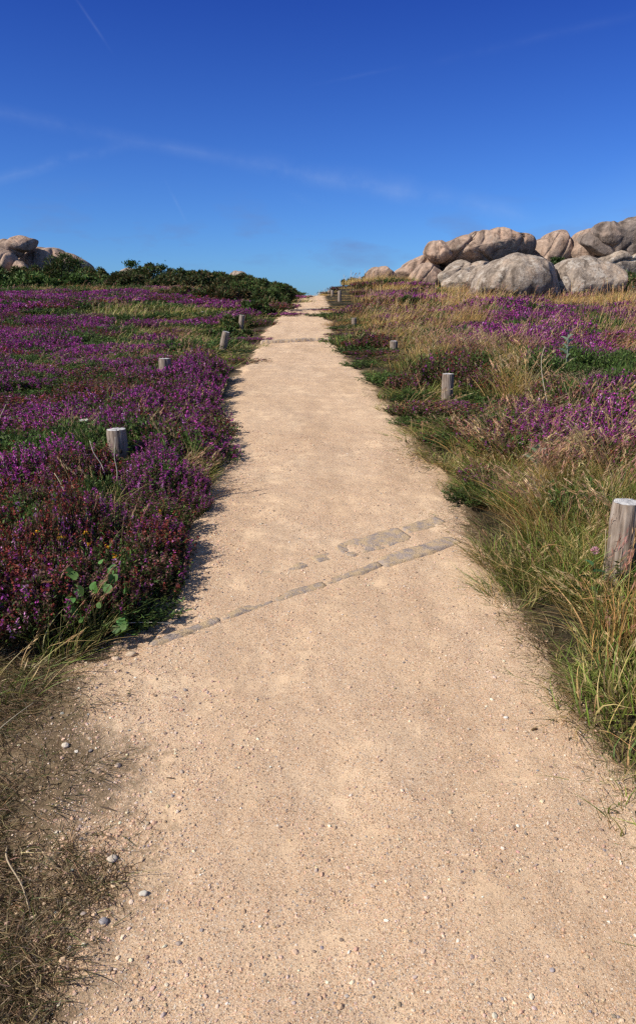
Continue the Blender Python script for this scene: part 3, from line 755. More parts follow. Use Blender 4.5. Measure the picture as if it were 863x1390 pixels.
LAND = [(-1.32, 4.72, 'the nearest upright post left of the path', -1), (-1.6, 7.65, 'the second upright post left of the path', -1), (-1.66, 12.4, 'the leaning post left of the path', -1),
        (-1.0, 2.9, 'the round-leaved bramble at the left verge', -1), (1.37, 3.09, 'the big nearest post right of the path', 1), (1.23, 6.9, 'the second post right of the path', 1),
        (1.16, 11.3, 'the third post right of the path', 1), (2.75, 7.7, 'the dead grey scrub on the right', 1), (.82, 3.8, 'the right end of the stone edging', 1), (1.0, 2.0, 'the bottom right corner of the path', 1)]
def near(x, y, s):
    c = [(math.hypot(x - a, (y - b) * .7), n, a, b) for a, b, n, q in LAND if q == s]
    q = min(c)
    if q[0] < .55: return 'close beside ' + q[1]
    rel = 'uphill of ' if y - q[3] > abs(x - q[2]) else 'downhill of ' if q[3] - y > abs(x - q[2]) else ('outward of ' if (x - q[2]) * s > 0 else 'pathward of ')
    return rel + q[1]

DESC = {'magenta': ('heather_bush', 'bright magenta flowering heather', 'heather'), 'purple': ('heather_bush', 'deep purple flowering heather', 'heather'),
        'rust': ('heather_bush', 'rusty fading heather', 'heather'), 'dull': ('heather_bush', 'thin brownish purple heather', 'heather'),
        'green': ('dwarf_gorse', 'low dark green dwarf gorse', 'gorse'), 'grass': ('grass_tuft', 'green and straw grass tuft', 'grass'),
        'straw': ('grass_tuft', 'tan feathery seeding grass tuft', 'grass'), 'meadow': ('grass_tuft', 'low yellowish green grass tuft', 'grass'), 'thatch': ('grass_tuft', 'short matted dry grass tuft', 'grass'), 'dead': ('dead_scrub', 'dead greyish brown scrub', 'scrub')}
LIMIT = {'heather': 260, 'grass': 260, 'gorse': 110, 'scrub': 40}
used = {k: 0 for k in LIMIT}
plants.sort(key=lambda p: p[8])
stuffB = {}
objproto = {}
for (k, x, y, z, rz, sc, sz, lod, D, d, s) in plants:
    nm, ds, cat = DESC[k]
    var = int(abs(x * 131 + y * 57)) % (3 if lod < 2 else 2)
    vis, _ = in_view(x, y, z + .12, -.005)
    if vis and used[cat] < LIMIT[cat] and lod < 2:
        used[cat] += 1
        lab = ds + ', ' + near(x, y, s)
        key = (k, lod, var)
        if key not in objproto:
            parts = proto(k, lod, var)
            r = thing(nm, lab, cat, (x, y, z), rz, lab)
            r.scale = (sc, sc, sz)
            for pn, (B, m) in parts.items(): link(pn, B.mesh(pn, m), r)
            objproto[key] = r
        else:
            dup(objproto[key], (x, y, z), rz, (sc, sc, sz), lab, lab)
    else:
        sk = {'heather': 'heather_carpet', 'grass': 'grass_cover', 'gorse': 'gorse_cover', 'scrub': 'grass_cover'}[cat]
        L = 3 if lod == 3 else lod
        if not vis and L < 2: L = max(L, 1)
        for pn, (B, m) in proto(k, L, var).items():
            v, q, t, c = B.arrays()
            ca, sa = math.cos(rz), math.sin(rz)
            if k in ('grass', 'straw', 'meadow'): ca, sa = math.cos(rz * .12), math.sin(rz * .12)
            w = np.stack([(v[:, 0] * ca - v[:, 1] * sa) * sc + x, (v[:, 0] * sa + v[:, 1] * ca) * sc + y, v[:, 2] * sz + z], 1)
            stuffB.setdefault(sk, Buf()).add(w, q=q, c=c * prng.uniform(.8, 1.2))
SLAB = {'heather_carpet': ('carpet of purple heather spreading over the heath beyond', 'heather', M_FLOWER), 'grass_cover': ('mixed straw and green grass covering the far heath', 'grass', M_GRASS),
        'gorse_cover': ('dark green low gorse scattered through the far heather', 'gorse', M_LEAF)}
for sk, B in stuffB.items():
    tag(link(sk, B.mesh(sk, SLAB[sk][2])), SLAB[sk][0], SLAB[sk][1], None, 'stuff')

# --- short dry grass mat at the lower left
rng = np.random.default_rng(77)
B = Buf()
n = 230000
x = -.38 - 1.9 * rng.uniform(0, 1, n) ** 1.5; yy = rng.uniform(.9, 2.85, n)
w = fbm(x * 2.5, yy * 2.5, oct=4, seed=61)
ed = edge_l(yy) - x
keep = rng.uniform(0, 1, n) < np.clip(.75 + .9 * w, .08, 1) * sstep(-.10, .26, ed + .18 * w)
x, yy = x[keep], yy[keep]; n = len(x)
a = rng.uniform(0, 6.28, n)
base = np.stack([x, yy, np.maximum(ground(x, yy), path_z(x, yy)) - .002], 1)
dd = unit(np.stack([np.cos(a), np.sin(a), rng.uniform(.1, .9, n)], 1))
cu = np.stack([rng.normal(0, .3, n), rng.normal(0, .3, n), -rng.uniform(.2, .6, n)], 1)
pal = np.array([(.42, .31, .18), (.26, .18, .10), (.08, .055, .03), (.10, .13, .03)])
c = vary(rng, pal[rng.choice(4, n, p=[.4, .3, .2, .1])], n, .3)
ribbons(B, rng, base, dd, rng.uniform(.02, .085, n), cu, .0012, 3, c * .6, c)
n = 26000
yy = 1.0 + 7 * rng.uniform(0, 1, n) ** 1.4; sd_ = rng.uniform(0, 1, n) < .72
x = np.where(sd_, edge_r(yy) + rng.normal(.05, .09, n), edge_l(yy) - rng.normal(.06, .07, n))
keep = (sd_ | (yy > 2.6)) & (rng.uniform(0, 1, n) < .5 + .9 * fbm(x * 3, yy * 2, oct=3, seed=63)); x, yy = x[keep], yy[keep]; n = len(x)
a = rng.uniform(0, 6.28, n)
base = np.stack([x, yy, np.maximum(ground(x, yy), path_z(x, yy)) - .002], 1)
dd = unit(np.stack([np.cos(a), np.sin(a), rng.uniform(.1, .9, n)], 1))
cu = np.stack([rng.normal(0, .3, n), rng.normal(0, .3, n), -rng.uniform(.2, .6, n)], 1)
pal = np.array([(.44, .33, .19), (.32, .23, .12), (.13, .10, .05), (.16, .20, .05)])
c = vary(rng, pal[rng.choice(4, n, p=[.36, .28, .14, .22])], n, .3)
ribbons(B, rng, base, dd, rng.uniform(.02, .09, n), cu, .0010, 3, c * .6, c)
tag(link('grass_mat', B.mesh('grass_mat', M_GRASS)), 'trampled brown dry grass matted along the verges of the path', 'grass', None, 'stuff')

# ------------------------------------------------------------------ gravel
def pebble_batch(B, rng, P, size, col, sub):
    v, f = ico(sub); n, k = len(P), len(v)
    rot = rng.normal(size=(n, 3, 3)); rot, _ = np.linalg.qr(rot)
    sc = size[:, None] * rng.uniform(.6, 1.15, (n, 3)); 
    j = 1 + rng.normal(0, .16, (n, k, 1))
    V = np.einsum('nij,nkj->nki', rot, v[None] * sc[:, None, :] * j)
    V[:, :, 2] *= .68
    V = V + P[:, None, :]
    F = (f[None] + (np.arange(n) * k)[:, None, None]).reshape(-1, 3)
    B.add(V.reshape(-1, 3), t=F, c=np.repeat(col, k, 0))

PEB = np.array([(.74, .50, .34), (.66, .46, .29), (.80, .55, .40), (.84, .66, .50), (.36, .26, .19), (.50, .40, .33), (.80, .68, .55), (.36, .31, .29)])
PW = [.27, .19, .20, .12, .10, .06, .03, .03]
rng = np.random.default_rng(123)
B = Buf()
n = 300000
yy = .95 + 5.0 * rng.uniform(0, 1, n) ** 1.7
u = rng.uniform(0, 1, n)
l, r = edge_l(yy) - .10 - .4 * (1 - sstep(2.4, 2.8, yy)), edge_r(yy) + .06
x = l + (r - l) * u
dens = .25 + .85 * sstep(-.2, .35, fbm(x * 3.5, yy * 3.5, oct=4, seed=71)) + 1.2 * (1 - sstep(0, .5, x - edge_l(yy))) - .9 * (1 - sstep(-.45, .05, x - edge_l(yy) + .2 * fbm(x * 3, yy * 3, oct=3, seed=73)))
wd_ = (1 - sstep(2.45, 2.75, yy)) * sstep(-.20, .30, edge_l(yy) - x + .16 * fbm(x * 2.6, yy * 2.6, oct=4, seed=24))
keep = rng.uniform(0, 2.0, n) < dens * (1 - .8 * wd_)
x, yy = x[keep], yy[keep]; n = len(x)
sz = .0011 + .0024 * rng.beta(1.1, 6, n) * 2 + (rng.uniform(0, 1, n) < .035) * rng.uniform(.001, .005, n)
sz *= 1 + .25 * (1 - sstep(0, .5, x - edge_l(yy)))
P = np.stack([x, yy, np.maximum(path_z(x, yy), ground(x, yy)) + sz * .14], 1)
bigm = sz > .0035
v1 = PEB[rng.choice(8, n, p=PW)]
cc = vary(rng, v1, n, .16, .04)
pebble_batch(B, rng, P[bigm], sz[bigm], cc[bigm], 1)
# the smallest grains as eight-sided grit
oc = np.array([(1, 0, 0), (-1, 0, 0), (0, 1, 0), (0, -1, 0), (0, 0, 1), (0, 0, -1)], float)
of = np.array([(0, 2, 4), (2, 1, 4), (1, 3, 4), (3, 0, 4), (2, 0, 5), (1, 2, 5), (3, 1, 5), (0, 3, 5)])
Ps, ss, cs = P[~bigm], sz[~bigm], cc[~bigm]; m_ = len(Ps)
rot, _ = np.linalg.qr(rng.normal(size=(m_, 3, 3)))
V = np.einsum('nij,nkj->nki', rot, oc[None] * (ss[:, None] * rng.uniform(.65, 1.3, (m_, 3)))[:, None, :]) * np.array([1, 1, .6]) + Ps[:, None, :]
B.add(V.reshape(-1, 3), t=(of[None] + (np.arange(m_) * 6)[:, None, None]).reshape(-1, 3), c=np.repeat(cs, 6, 0))
tag(link('gravel', B.mesh('gravel', M_STONE)), 'loose pinkish tan gravel lying on the path', 'gravel', None, 'stuff')

def stone(label, x, y, s, col, seed):
    rng = np.random.default_rng(seed)
    v, f = ico(3)
    d = 1 + .22 * fbm(v[:, 0] * 1.5 + seed, v[:, 1] * 1.5, v[:, 2] * 1.5, 3, seed)
    V = v * d[:, None] * s * np.array([1.15, .95, .7])
    B = Buf(); B.add(V, t=f, c=vary(rng, np.tile(col, (len(V), 1)), len(V), .08, .02))
    tag(link('pebble', B.mesh('pebble', M_STONE, True), loc=(x, y, float(path_z(x, y)) + s * .30)), label, 'stone')
stone('roundest white pebble on the lower left gravel', -.45, 1.51, .0095, (.72, .66, .56), 1)
stone('smooth grey pebble below the white one, lower left', -.53, 1.43, .0105, (.34, .31, .30), 2)
stone('pale flat stone set in the lower left gravel', -.56, 1.62, .0125, (.62, .52, .42), 3)
stone('cream pebble lying in the dry grass mat, left verge', -.83, 2.06, .011, (.70, .60, .47), 4)
stone('tan pebble where the dry grass mat meets the gravel', -.64, 1.985, .0095, (.66, .50, .36), 5)
stone('white chip on the right of the path below the green verge', .66, 2.23, .0065, (.80, .74, .66), 6)
stone('buff stone at the left foot of the stone edging', -.75, 2.62, .018, (.66, .50, .35), 7)
stone('pale stone beside the bramble shadow at the left verge', -.80, 2.58, .015, (.62, .48, .35), 8)
stone('small cream stone midway along the left gravel edge', -.62, 2.95, .012, (.68, .53, .38), 9)

# ------------------------------------------------------------------ stone edging set in the path
def slab(name, label, a, b, wid, seed, cat='stone slab', top=.012, group=None, amp=.0055):
    a, b = np.array(a, float), np.array(b, float)
    L = np.linalg.norm(b - a); e = (b - a) / L; nrm = np.array([-e[1], e[0]])
    nu, nv = max(10, int(L / .014)), max(6, int(wid / .012))
    U, Vv = np.meshgrid(np.linspace(0, 1, nu), np.linspace(-.5, .5, nv))
    lo = .18 * fbm(U * L * 9, Vv * 0 + seed, oct=4, seed=seed)
    wv = wid * (1 - .55 * np.abs(2 * U - 1) ** 9) 
    X = a[0] + e[0] * U * L + nrm[0] * wv * (Vv + lo * .5); Y = a[1] + e[1] * U * L + nrm[1] * wv * (Vv + lo * .5)
    rim = np.minimum(1, np.minimum(.5 - np.abs(Vv), (.5 - np.abs(U - .5)) * L / wid) * 5)
    Z = ground(X, Y) + .022 + top * np.clip(rim, 0, 1) ** .3 + amp * fbm(X * 11, Y * 11, oct=4, seed=seed + 3) + .0040
    Z = np.where(rim <= .01, Z - .03, Z)
    i = np.arange(U.size).reshape(U.shape)
    Q = np.stack([i[:-1, :-1], i[:-1, 1:], i[1:, 1:], i[1:, :-1]], -1).reshape(-1, 4)
    B = Buf(); B.add(np.stack([X, Y, Z], -1).reshape(-1, 3), q=Q)
    return tag(link(name, B.mesh(name, M_SLAB, True)), label, cat, group)
slab('edging_stone', 'grey edging stone at the left end of the lower row, by the verge', (-.70, 2.68), (-.42, 2.88), .06, 1, top=.006)
slab('edging_stone', 'narrow grey edging stone second from the left in the lower row', (-.43, 2.875), (-.20, 3.045), .07, 2, top=.006)
slab('edging_stone', 'grey edging stone in the middle of the lower row', (-.21, 3.035), (.04, 3.205), .08, 3, top=.006)
slab('edging_stone', 'sandy half-buried edging stone right of centre in the lower row', (.03, 3.195), (.32, 3.415), .07, 4, top=.005)
slab('edging_stone', 'wide broken edging stone with a sharp lip at the right of the lower row', (.31, 3.41), (.76, 3.70), .13, 5, top=.009)
slab('edging_stone', 'small flush grey stone leftmost in the upper row', (-.42, 3.20), (-.30, 3.28), .09, 6, top=.004)
slab('edging_stone', 'mottled grey flush stone left of centre in the upper row', (-.31, 3.265), (-.03, 3.435), .12, 7, top=.005)
slab('edging_stone', 'small dark stone in the gap of the upper row', (-.03, 3.44), (.11, 3.535), .10, 8, top=.003)
slab('edging_stone', 'big mottled purple grey stone in the upper row', (.11, 3.53), (.48, 3.80), .19, 9, top=.006)
slab('edging_stone', 'half-buried grey stone rightmost in the upper row', (.47, 3.82), (.72, 3.98), .13, 10, top=.003)
slab('edging_stone', 'thin dark stone bar crossing the path by the leaning post', (-1.02, 13.1), (.30, 13.65), .16, 11, top=.05, amp=.012)
slab('edging_stone', 'faint far stone bar crossing the path near the crest', (-1.02, 23.4), (.36, 25.0), .25, 12, top=.05, amp=.012)

# ------------------------------------------------------------------ posts
def post(label, x, y, top, h, rad, lean, seed, group='weathered wooden posts lining the path', bulge=0):
    rng = np.random.default_rng(seed)
    t = thing('wooden_post', label, 'post', (x, y, top + OFF - h), 0, group)
    t.rotation_euler = (lean[1], lean[0], rng.uniform(0, .3))
    n, k = 26, 84
    th = np.arange(k) / k * 2 * np.pi
    zz = np.linspace(-.25, h, n)
    TH, ZZ = np.meshgrid(th, zz)
    R = rad * (1 + .035 * fbm(np.cos(TH) * 1.5 + seed, np.sin(TH) * 1.5, ZZ * 4, 3, seed) + .02 * vnoise(np.cos(TH) * 9, np.sin(TH) * 9, ZZ * 1.5, seed))
    R = R + bulge * np.exp(-((ZZ - (h - .10)) / .035) ** 2) * np.clip(-np.cos(TH - .3), 0, 1)
    for ca, l0, wd_ in [(rng.uniform(3.3, 4.2), rng.uniform(.1, .5), .045), (rng.uniform(4.4, 5.6), rng.uniform(.3, .7), .035), (rng.uniform(0, 3), .2, .04)]:
        an = np.angle(np.exp(1j * (TH - ca - .25 * vnoise(ZZ * 6, ZZ * 0 + ca))))
        R = R - .005 * np.exp(-(an / wd_) ** 2) * sstep(h * l0 - .1, h * l0 + .15, ZZ)
    R[-1] *= .955; R[-2] *= .992
    V = np.stack([R * np.cos(TH), R * np.sin(TH), ZZ], -1)
    i = np.arange(n * k).reshape(n, k)
    Q = np.stack([i[:-1], np.roll(i[:-1], -1, 1), np.roll(i[1:], -1, 1), i[1:]], -1).reshape(-1, 4)
    B = Buf(); B.add(V.reshape(-1, 3), q=Q)
    link('shaft', B.mesh('shaft', M_POST, True), t)
    # the sawn end, a shallow uneven cap with drying cracks
    rr = np.linspace(0, .955, 9); RR, TT = np.meshgrid(rr, th, indexing='ij')
    Z = h + .003 - .004 * RR ** 4 + .003 * fbm(RR * np.cos(TT) * 3, RR * np.sin(TT) * 3, seed, 3, seed)
    for ca in (rng.uniform(0, 6), rng.uniform(0, 6), rng.uniform(0, 6)):
        Z = Z - .012 * np.exp(-((np.angle(np.exp(1j * (TT - ca)))) / .09) ** 2) * RR
    Ro = np.interp(TT, th, R[-1]) * RR / .955
    V = np.stack([Ro * np.cos(TT), Ro * np.sin(TT), Z], -1)
    i = np.arange(9 * k).reshape(9, k)
    Q = np.stack([i[:-1], i[1:], np.roll(i[1:], -1, 1), np.roll(i[:-1], -1, 1)], -1).reshape(-1, 4)
    B = Buf(); B.add(V.reshape(-1, 3), q=Q)
    link('sawn_end', B.mesh('sawn_end', M_END, True), t)
    if seed in (1, 5):      # a near-black nub, the shade inside a bored rope hole put on as colour
        B = Buf(); v, f = ico(2)
        V = v * np.array([.011, .005, .015]) + np.array([.35 * rad, -.925 * rad, h - .14])
        B.add(V, t=f, c=(.02, .016, .012)); link('hole_shade', B.mesh('hole_shade', M_WOODY, True), t)
    return t
post('short grey post nearest on the left, standing in rusty heather', -1.32, 4.72, -.785, .44, .064, (-.03, 0), 1)
post('second post on the left, pale flat top amid purple heather', -1.60, 7.65, -.53, .46, .062, (0, 0), 2)
post('leaning post on the left in the green grass patch', -1.66, 12.37, -.40, .55, .063, (.24, .05), 3)
post('farthest left post, small and tilted by the purple patch', -1.86, 17.6, -.21, .5, .066, (.15, 0), 4)
post('thick grey post nearest on the right, cut by the picture edge', 1.385, 3.10, -.842, .58, .064, (-.01, 0), 5, bulge=.005)
post('second post on the right rising from seeding grass', 1.23, 6.9, -.62, .5, .055, (0, 0), 6)
post('third post on the right among brown heather', 1.16, 11.3, -.52, .5, .058, (0, 0), 7)
post('fourth post on the right, low in the grass', .85, 17.6, -.28, .5, .06, (0, 0), 8)
post('far right post nearest of the three before the crest', .84, 29.3, .56, .75, .07, (0, 0), 9)
post('far right post middle of the three before the crest', .64, 33.5, .66, .7, .07, (0, 0), 10)
post('far right post last before the crest', .55, 36.8, .72, .7, .07, (0, 0), 11)

# ------------------------------------------------------------------ gorse bushes on the skyline and along the path
def bush(label, x, y, W, D_, H, leaf, n, seed, group=None, col=DKG, tipc=(.065, .11, .028), bronze=.1, name='gorse_bush', cat='bush', sink=.05):
    rng = np.random.default_rng(seed)
    Fo, St = gorse(rng, W, D_, H, leaf, n, col, tipc, bronze)
    t = thing(name, label, cat, (x, y, float(ground(x, y)) - sink), 0, group)
    link('foliage', Fo.mesh('foliage', M_LEAF), t); link('stem', St.mesh('stem', M_WOODY), t)
    return t
G1 = 'gorse bushes along the left skyline'
# X, Y, width, depth, height, label
SKY = [(-25.8, 58.5, 5.0, 3, 1.35, 'dark gorse at the left edge below the outcrop boulders'), (-22.4, 59, 4.4, 3, 1.7, 'gorse bush in front of the broad domed boulder'),
       (-19.7, 59.5, 3.6, 3, 2.5, 'tallest dark gorse climbing the right shoulder of the dome'), (-17.3, 58, 3.4, 3, 1.75, 'gorse bush just right of the domed boulder'),
       (-14.6, 57, 3.6, 3, 1.25, 'low gorse bush left of the far pale rock'), (-12.6, 56, 3.2, 3, 2.0, 'round dark gorse hump below the lone sprig'),
       (-10.2, 55, 3.2, 3, 1.5, 'gorse bush right of the lone sprig'), (-8.2, 53, 3.0, 3, 1.35, 'gorse bush midway along the left skyline'),
       (-6.6, 51, 2.8, 3, 1.3, 'gorse bush before the far rock by the crest'), (-5.2, 48, 2.6, 3, 1.4, 'gorse bush right of the far rock by the crest'),
       (-4.0, 45, 2.4, 3, 1.15, 'gorse bush two left of the path crest'), (-2.9, 42, 2.0, 2.6, 1.0, 'gorse bush next left of the path crest'),
       (-2.0, 39.5, 1.5, 2.4, .85, 'gorse bush touching the path crest on the left')]
SKYH = [1.0, .74, .84, .62, .66, .62, .66, .66, .64, .58, .58, .58, .6]
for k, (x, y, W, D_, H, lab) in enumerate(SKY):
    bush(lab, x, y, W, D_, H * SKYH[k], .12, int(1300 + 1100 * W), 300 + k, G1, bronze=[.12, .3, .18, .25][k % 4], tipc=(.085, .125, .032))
G2 = 'bright green scrub in front of the left skyline gorse'
for k, (x, y, W, H, lab) in enumerate([(-19.8, 45, 3.4, 1.0, 'bright green scrub at the left edge below the outcrop'), (-17.0, 45, 3.2, .95, 'bright green scrub second from the left edge'),
                                       (-14.6, 46, 3.0, .8, 'bright green scrub at the end of the green bank'), (-11.8, 47, 3.2, .75, 'olive scrub right of the straw gap'),
                                       (-9.0, 46, 3.0, .8, 'olive scrub below the round gorse hump'), (-6.6, 44, 2.8, .85, 'bronze olive scrub midway to the path')]):
    bush(lab, x, y, W, 2.4, H, .13, int(900 + 800 * W), 330 + k, G2, col=(.03, .065, .014), tipc=(.13, .20, .05) if k < 3 else (.10, .12, .045), bronze=.05 if k < 3 else .3)
G3 = 'dark shrubs crowding the left edge of the path'
for k, (x, y, W, D_, H, lab) in enumerate([(-1.75, 14.8, .85, 1.3, .40, 'dark shrub at the left path edge by the thin stone bar'), (-1.95, 18.3, .9, 1.5, .45, 'dark shrub at the left path edge beyond the leaning post'),
                                          (-1.85, 22, 1.0, 1.8, .55, 'shrub at the left path edge halfway to the crest'), (-1.7, 26, 1.1, 2.2, .75, 'dark shrub at the left path edge below the crest'),
                                          (-1.6, 30, 1.1, 2.4, .8, 'tall dark shrub at the left path edge near the crest'), (-1.65, 34, 1.1, 2.4, .8, 'last dark shrub at the left path edge before the crest'),
                                          (-3.4, 27, 2.2, 2.0, .8, 'bronze brown shrub behind the small far left post'), (-3.2, 31.5, 2.2, 2.4, .8, 'dark green shrub left of the path below the crest'),
                                          (-5.4, 31, 2.2, 2.0, .6, 'olive brown shrub beside the purple strip'), (-3.3, 36.5, 2.2, 2.4, .9, 'dense green shrub left of the crest')]):
    br = .5 if k in (6, 8) else .08
    bush(lab, x, y, W * 1.1, D_ * 1.15, H * .74, .045 if y < 20 else .07, int(2200 + 2200 * W), 350 + k, G3, bronze=br + .1, col=(.035, .065, .017), tipc=(.10, .15, .04))
bush('small round green gorse alone in the right-hand heather', 2.81, 23.0, .75, .8, .42, .05, 2200, 380, None, col=(.03, .06, .012), tipc=(.08, .13, .03), bronze=0)
bush('small gorse bush growing against the domed boulder on the right', 12.1, 38.6, 1.5, 1.0, .8, .10, 1800, 381, None, bronze=.05, sink=-.55)
bush('green scrub on the pale slab at the right edge of the outcrop', 14.2, 36.0, 2.0, 1.2, .6, .10, 1800, 382, None, tipc=(.11, .15, .045), bronze=.15, sink=-.3)
bush('green scrub at the right end of the low boulder pair', 12.9, 30.5, 1.6, 1.4, .9, .08, 1800, 383, None, tipc=(.12, .15, .05), bronze=.3)
bush('low dark scrub on the right skyline beside the path crest', 2.3, 40.8, 2.4, 1.2, .32, .09, 1800, 384, None, bronze=.1)
bush('low dark scrub along the right skyline before the leftmost rock', 3.3, 43, 1.8, 1.2, .6, .10, 1400, 385, None, bronze=.1)

# lone sprigs standing up from the skyline
def sprig(label, x, y, top, seed):
    rng = np.random.default_rng(seed)
    g = float(ground(x, y)); h = top + OFF - g
    t = thing('gorse_sprig', label, 'bush', (x, y, g), 0, 'lone sprigs on the left skyline')
    B = Buf(); tube(B, [(0, 0, -.1), (.05, 0, h * .5), (-.03, 0, h)], [.06, .05, .03], 5, (.07, .055, .04)); link('stem', B.mesh('stem', M_WOODY), t)
    n = 380
    p = rng.normal(0, 1, (n, 3)) * np.array([.24, .2, .14]) + np.array([0, 0, h]); B = Buf()
    quads(B, rng, p, .10, .04, vary(rng, DKG, n, .35) * 1.5); link('foliage', B.mesh('foliage', M_LEAF), t)
sprig('lone gorse sprig standing above the middle of the left skyline', -12.6, 61, 2.95, 1)
sprig('low gorse sprig above the round hump on the left skyline', -15.0, 61, 3.25, 2)

# ------------------------------------------------------------------ pale dead scrub, dry stalks, twigs
def deadscrub(label, x, y, W, H, seed, n=240, col=(.36, .28, .19), wd=.0035):
    rng = np.random.default_rng(seed)
    a = rng.uniform(0, 6.28, n); r = np.sqrt(rng.uniform(0, 1, n))
    base = np.stack([np.cos(a) * r * W * .4, np.sin(a) * r * W * .4, np.full(n, -.02)], 1)
    d = unit(np.stack([np.cos(a) * r * .9 + rng.normal(0, .5, n), np.sin(a) * r * .9 + rng.normal(0, .5, n), np.full(n, .8)], 1))
    cu = rng.normal(0, .4, (n, 3)); cu[:, 2] = -.3
    c = vary(rng, col, n, .3)
    B = Buf(); ribbons(B, rng, base, d, H * rng.uniform(.5, 1.3, n), cu, wd, 4, c * .6, c)
    p = base + d * (H * rng.uniform(.5, 1, n))[:, None]
    t = thing('dead_shrub', label, 'shrub', (x, y, float(ground(x, y))))
    link('foliage', B.mesh('foliage', M_WOODY), t)
    return t
deadscrub('dead grey gorse cushion by the silvery thistle on the right', 2.72, 7.55, .85, .22, 1, 500)
deadscrub('dead grey gorse cushion behind, nearer the picture edge', 3.25, 8.1, .8, .2, 2, 400)
deadscrub('pale dry shrub amid the far left heather', -6.3, 19.5, 1.3, .42, 3, 500, (.33, .27, .19), .01)
deadscrub('small dry heather skeleton on the left of the green patch', -2.9, 8.6, .5, .25, 4, 200, (.25, .2, .14), .004)

def stalk(label, pts, rad, col, name='dry_stalk', cat='stalk', group=None):
    B = Buf(); pts = np.array(pts, float)
    o = pts[0].copy(); 
    tt = np.linspace(0, 1, 14); src = np.linspace(0, 1, len(pts))
    Pp = np.stack([np.polyval(np.polyfit(src, pts[:, k], min(3, len(pts) - 1)), tt) for k in range(3)], 1) - o
    Pp[:, :2] += (np.sin(tt * 5 + pts[0, 0] * 9) * .008 * np.sin(tt * np.pi))[:, None]
    tube(B, Pp, np.linspace(rad, rad * .5, 14), 6, col)
    return tag(link(name, B.mesh(name, M_WOODY, True), loc=o), label, cat, group)
def gz(x, y, h=0): return (x, y, float(ground(x, y)) + h)
PALE = (.52, .44, .30)
stalk('long pale bent stalk at the left picture edge', [gz(-1.86, 4.2, .02), gz(-1.88, 4.22, .22), gz(-1.93, 4.25, .33), gz(-1.86, 4.3, .52)], .0035, PALE)
stalk('pale slanting stalk over the green patch in the left heather', [gz(-1.22, 3.55, .05), gz(-1.27, 3.58, .2), gz(-1.36, 3.62, .34)], .003, PALE)
stalk('white upright stalk just below the nearest left post', [gz(-1.22, 4.25, .08), gz(-1.21, 4.25, .35)], .003, (.6, .55, .45))
stalk('short white stalk tilted left of the upright one', [gz(-1.30, 4.28, .1), gz(-1.38, 4.3, .3)], .0028, (.6, .55, .45))
stalk('thin pale stalk lying at the foot of the left heather', [(-.92, 2.78, float(ground(-.92, 2.78)) + .05), (-.62, 2.80, float(path_z(-.62, 2.80)) + .03)], .0025, (.55, .5, .42))
stalk('bare dead stem lying in the dry grass at the lower left', [gz(-.86, 1.66, .03), gz(-.82, 1.58, .04), gz(-.76, 1.5, .03), gz(-.70, 1.43, .02)], .0028, (.46, .36, .24))
stalk('pale straw arching over the dry grass mat at the left edge', [gz(-1.12, 2.0, .02), gz(-1.04, 2.1, .08), gz(-.98, 2.2, .10)], .002, PALE)
stalk('tall wavy pale stalk among the right-hand heather', [gz(1.98, 6.1, 0), gz(1.95, 6.12, .2), gz(1.88, 6.15, .3), gz(1.9, 6.2, .5), gz(1.92, 6.25, .62)], .004, (.42, .36, .27))
stalk('bleached leaning stalk against the nearest right post', [gz(1.26, 2.98, .0), gz(1.255, 2.98, .2), gz(1.25, 2.98, .34)], .003, (.55, .43, .27))
BARKC = (.16, .09, .05)
def chip(label, x, y, L, rad, ang, col):
    B = Buf(); e = np.array([math.cos(ang), math.sin(ang), 0])
    tube(B, [-e * L / 2, e * 0 + [0, 0, .002], e * L / 2], [rad * .8, rad, rad * .7], 6, col)
    tag(link('bark_chip', B.mesh('bark_chip', M_WOODY), loc=(x, y, float(path_z(x, y)) + rad * .7)), label, 'bark')
chip('brown bark chip on the right of the path, left one', .74, 2.16, .022, .0045, .4, BARKC)
chip('dark splinter on the path right of the bark chip', .845, 2.11, .018, .0028, .9, (.09, .06, .045))
chip('dark curved twig bit in the lower left gravel', -.62, 1.80, .055, .0025, -.35, (.10, .07, .05))
chip('thin dark twig in the middle of the left gravel', -.46, 1.93, .03, .002, -.2, (.10, .07, .05))
chip('dry twig lying at the right verge below the edging stones', .92, 2.72, .10, .002, .25, (.30, .22, .14))

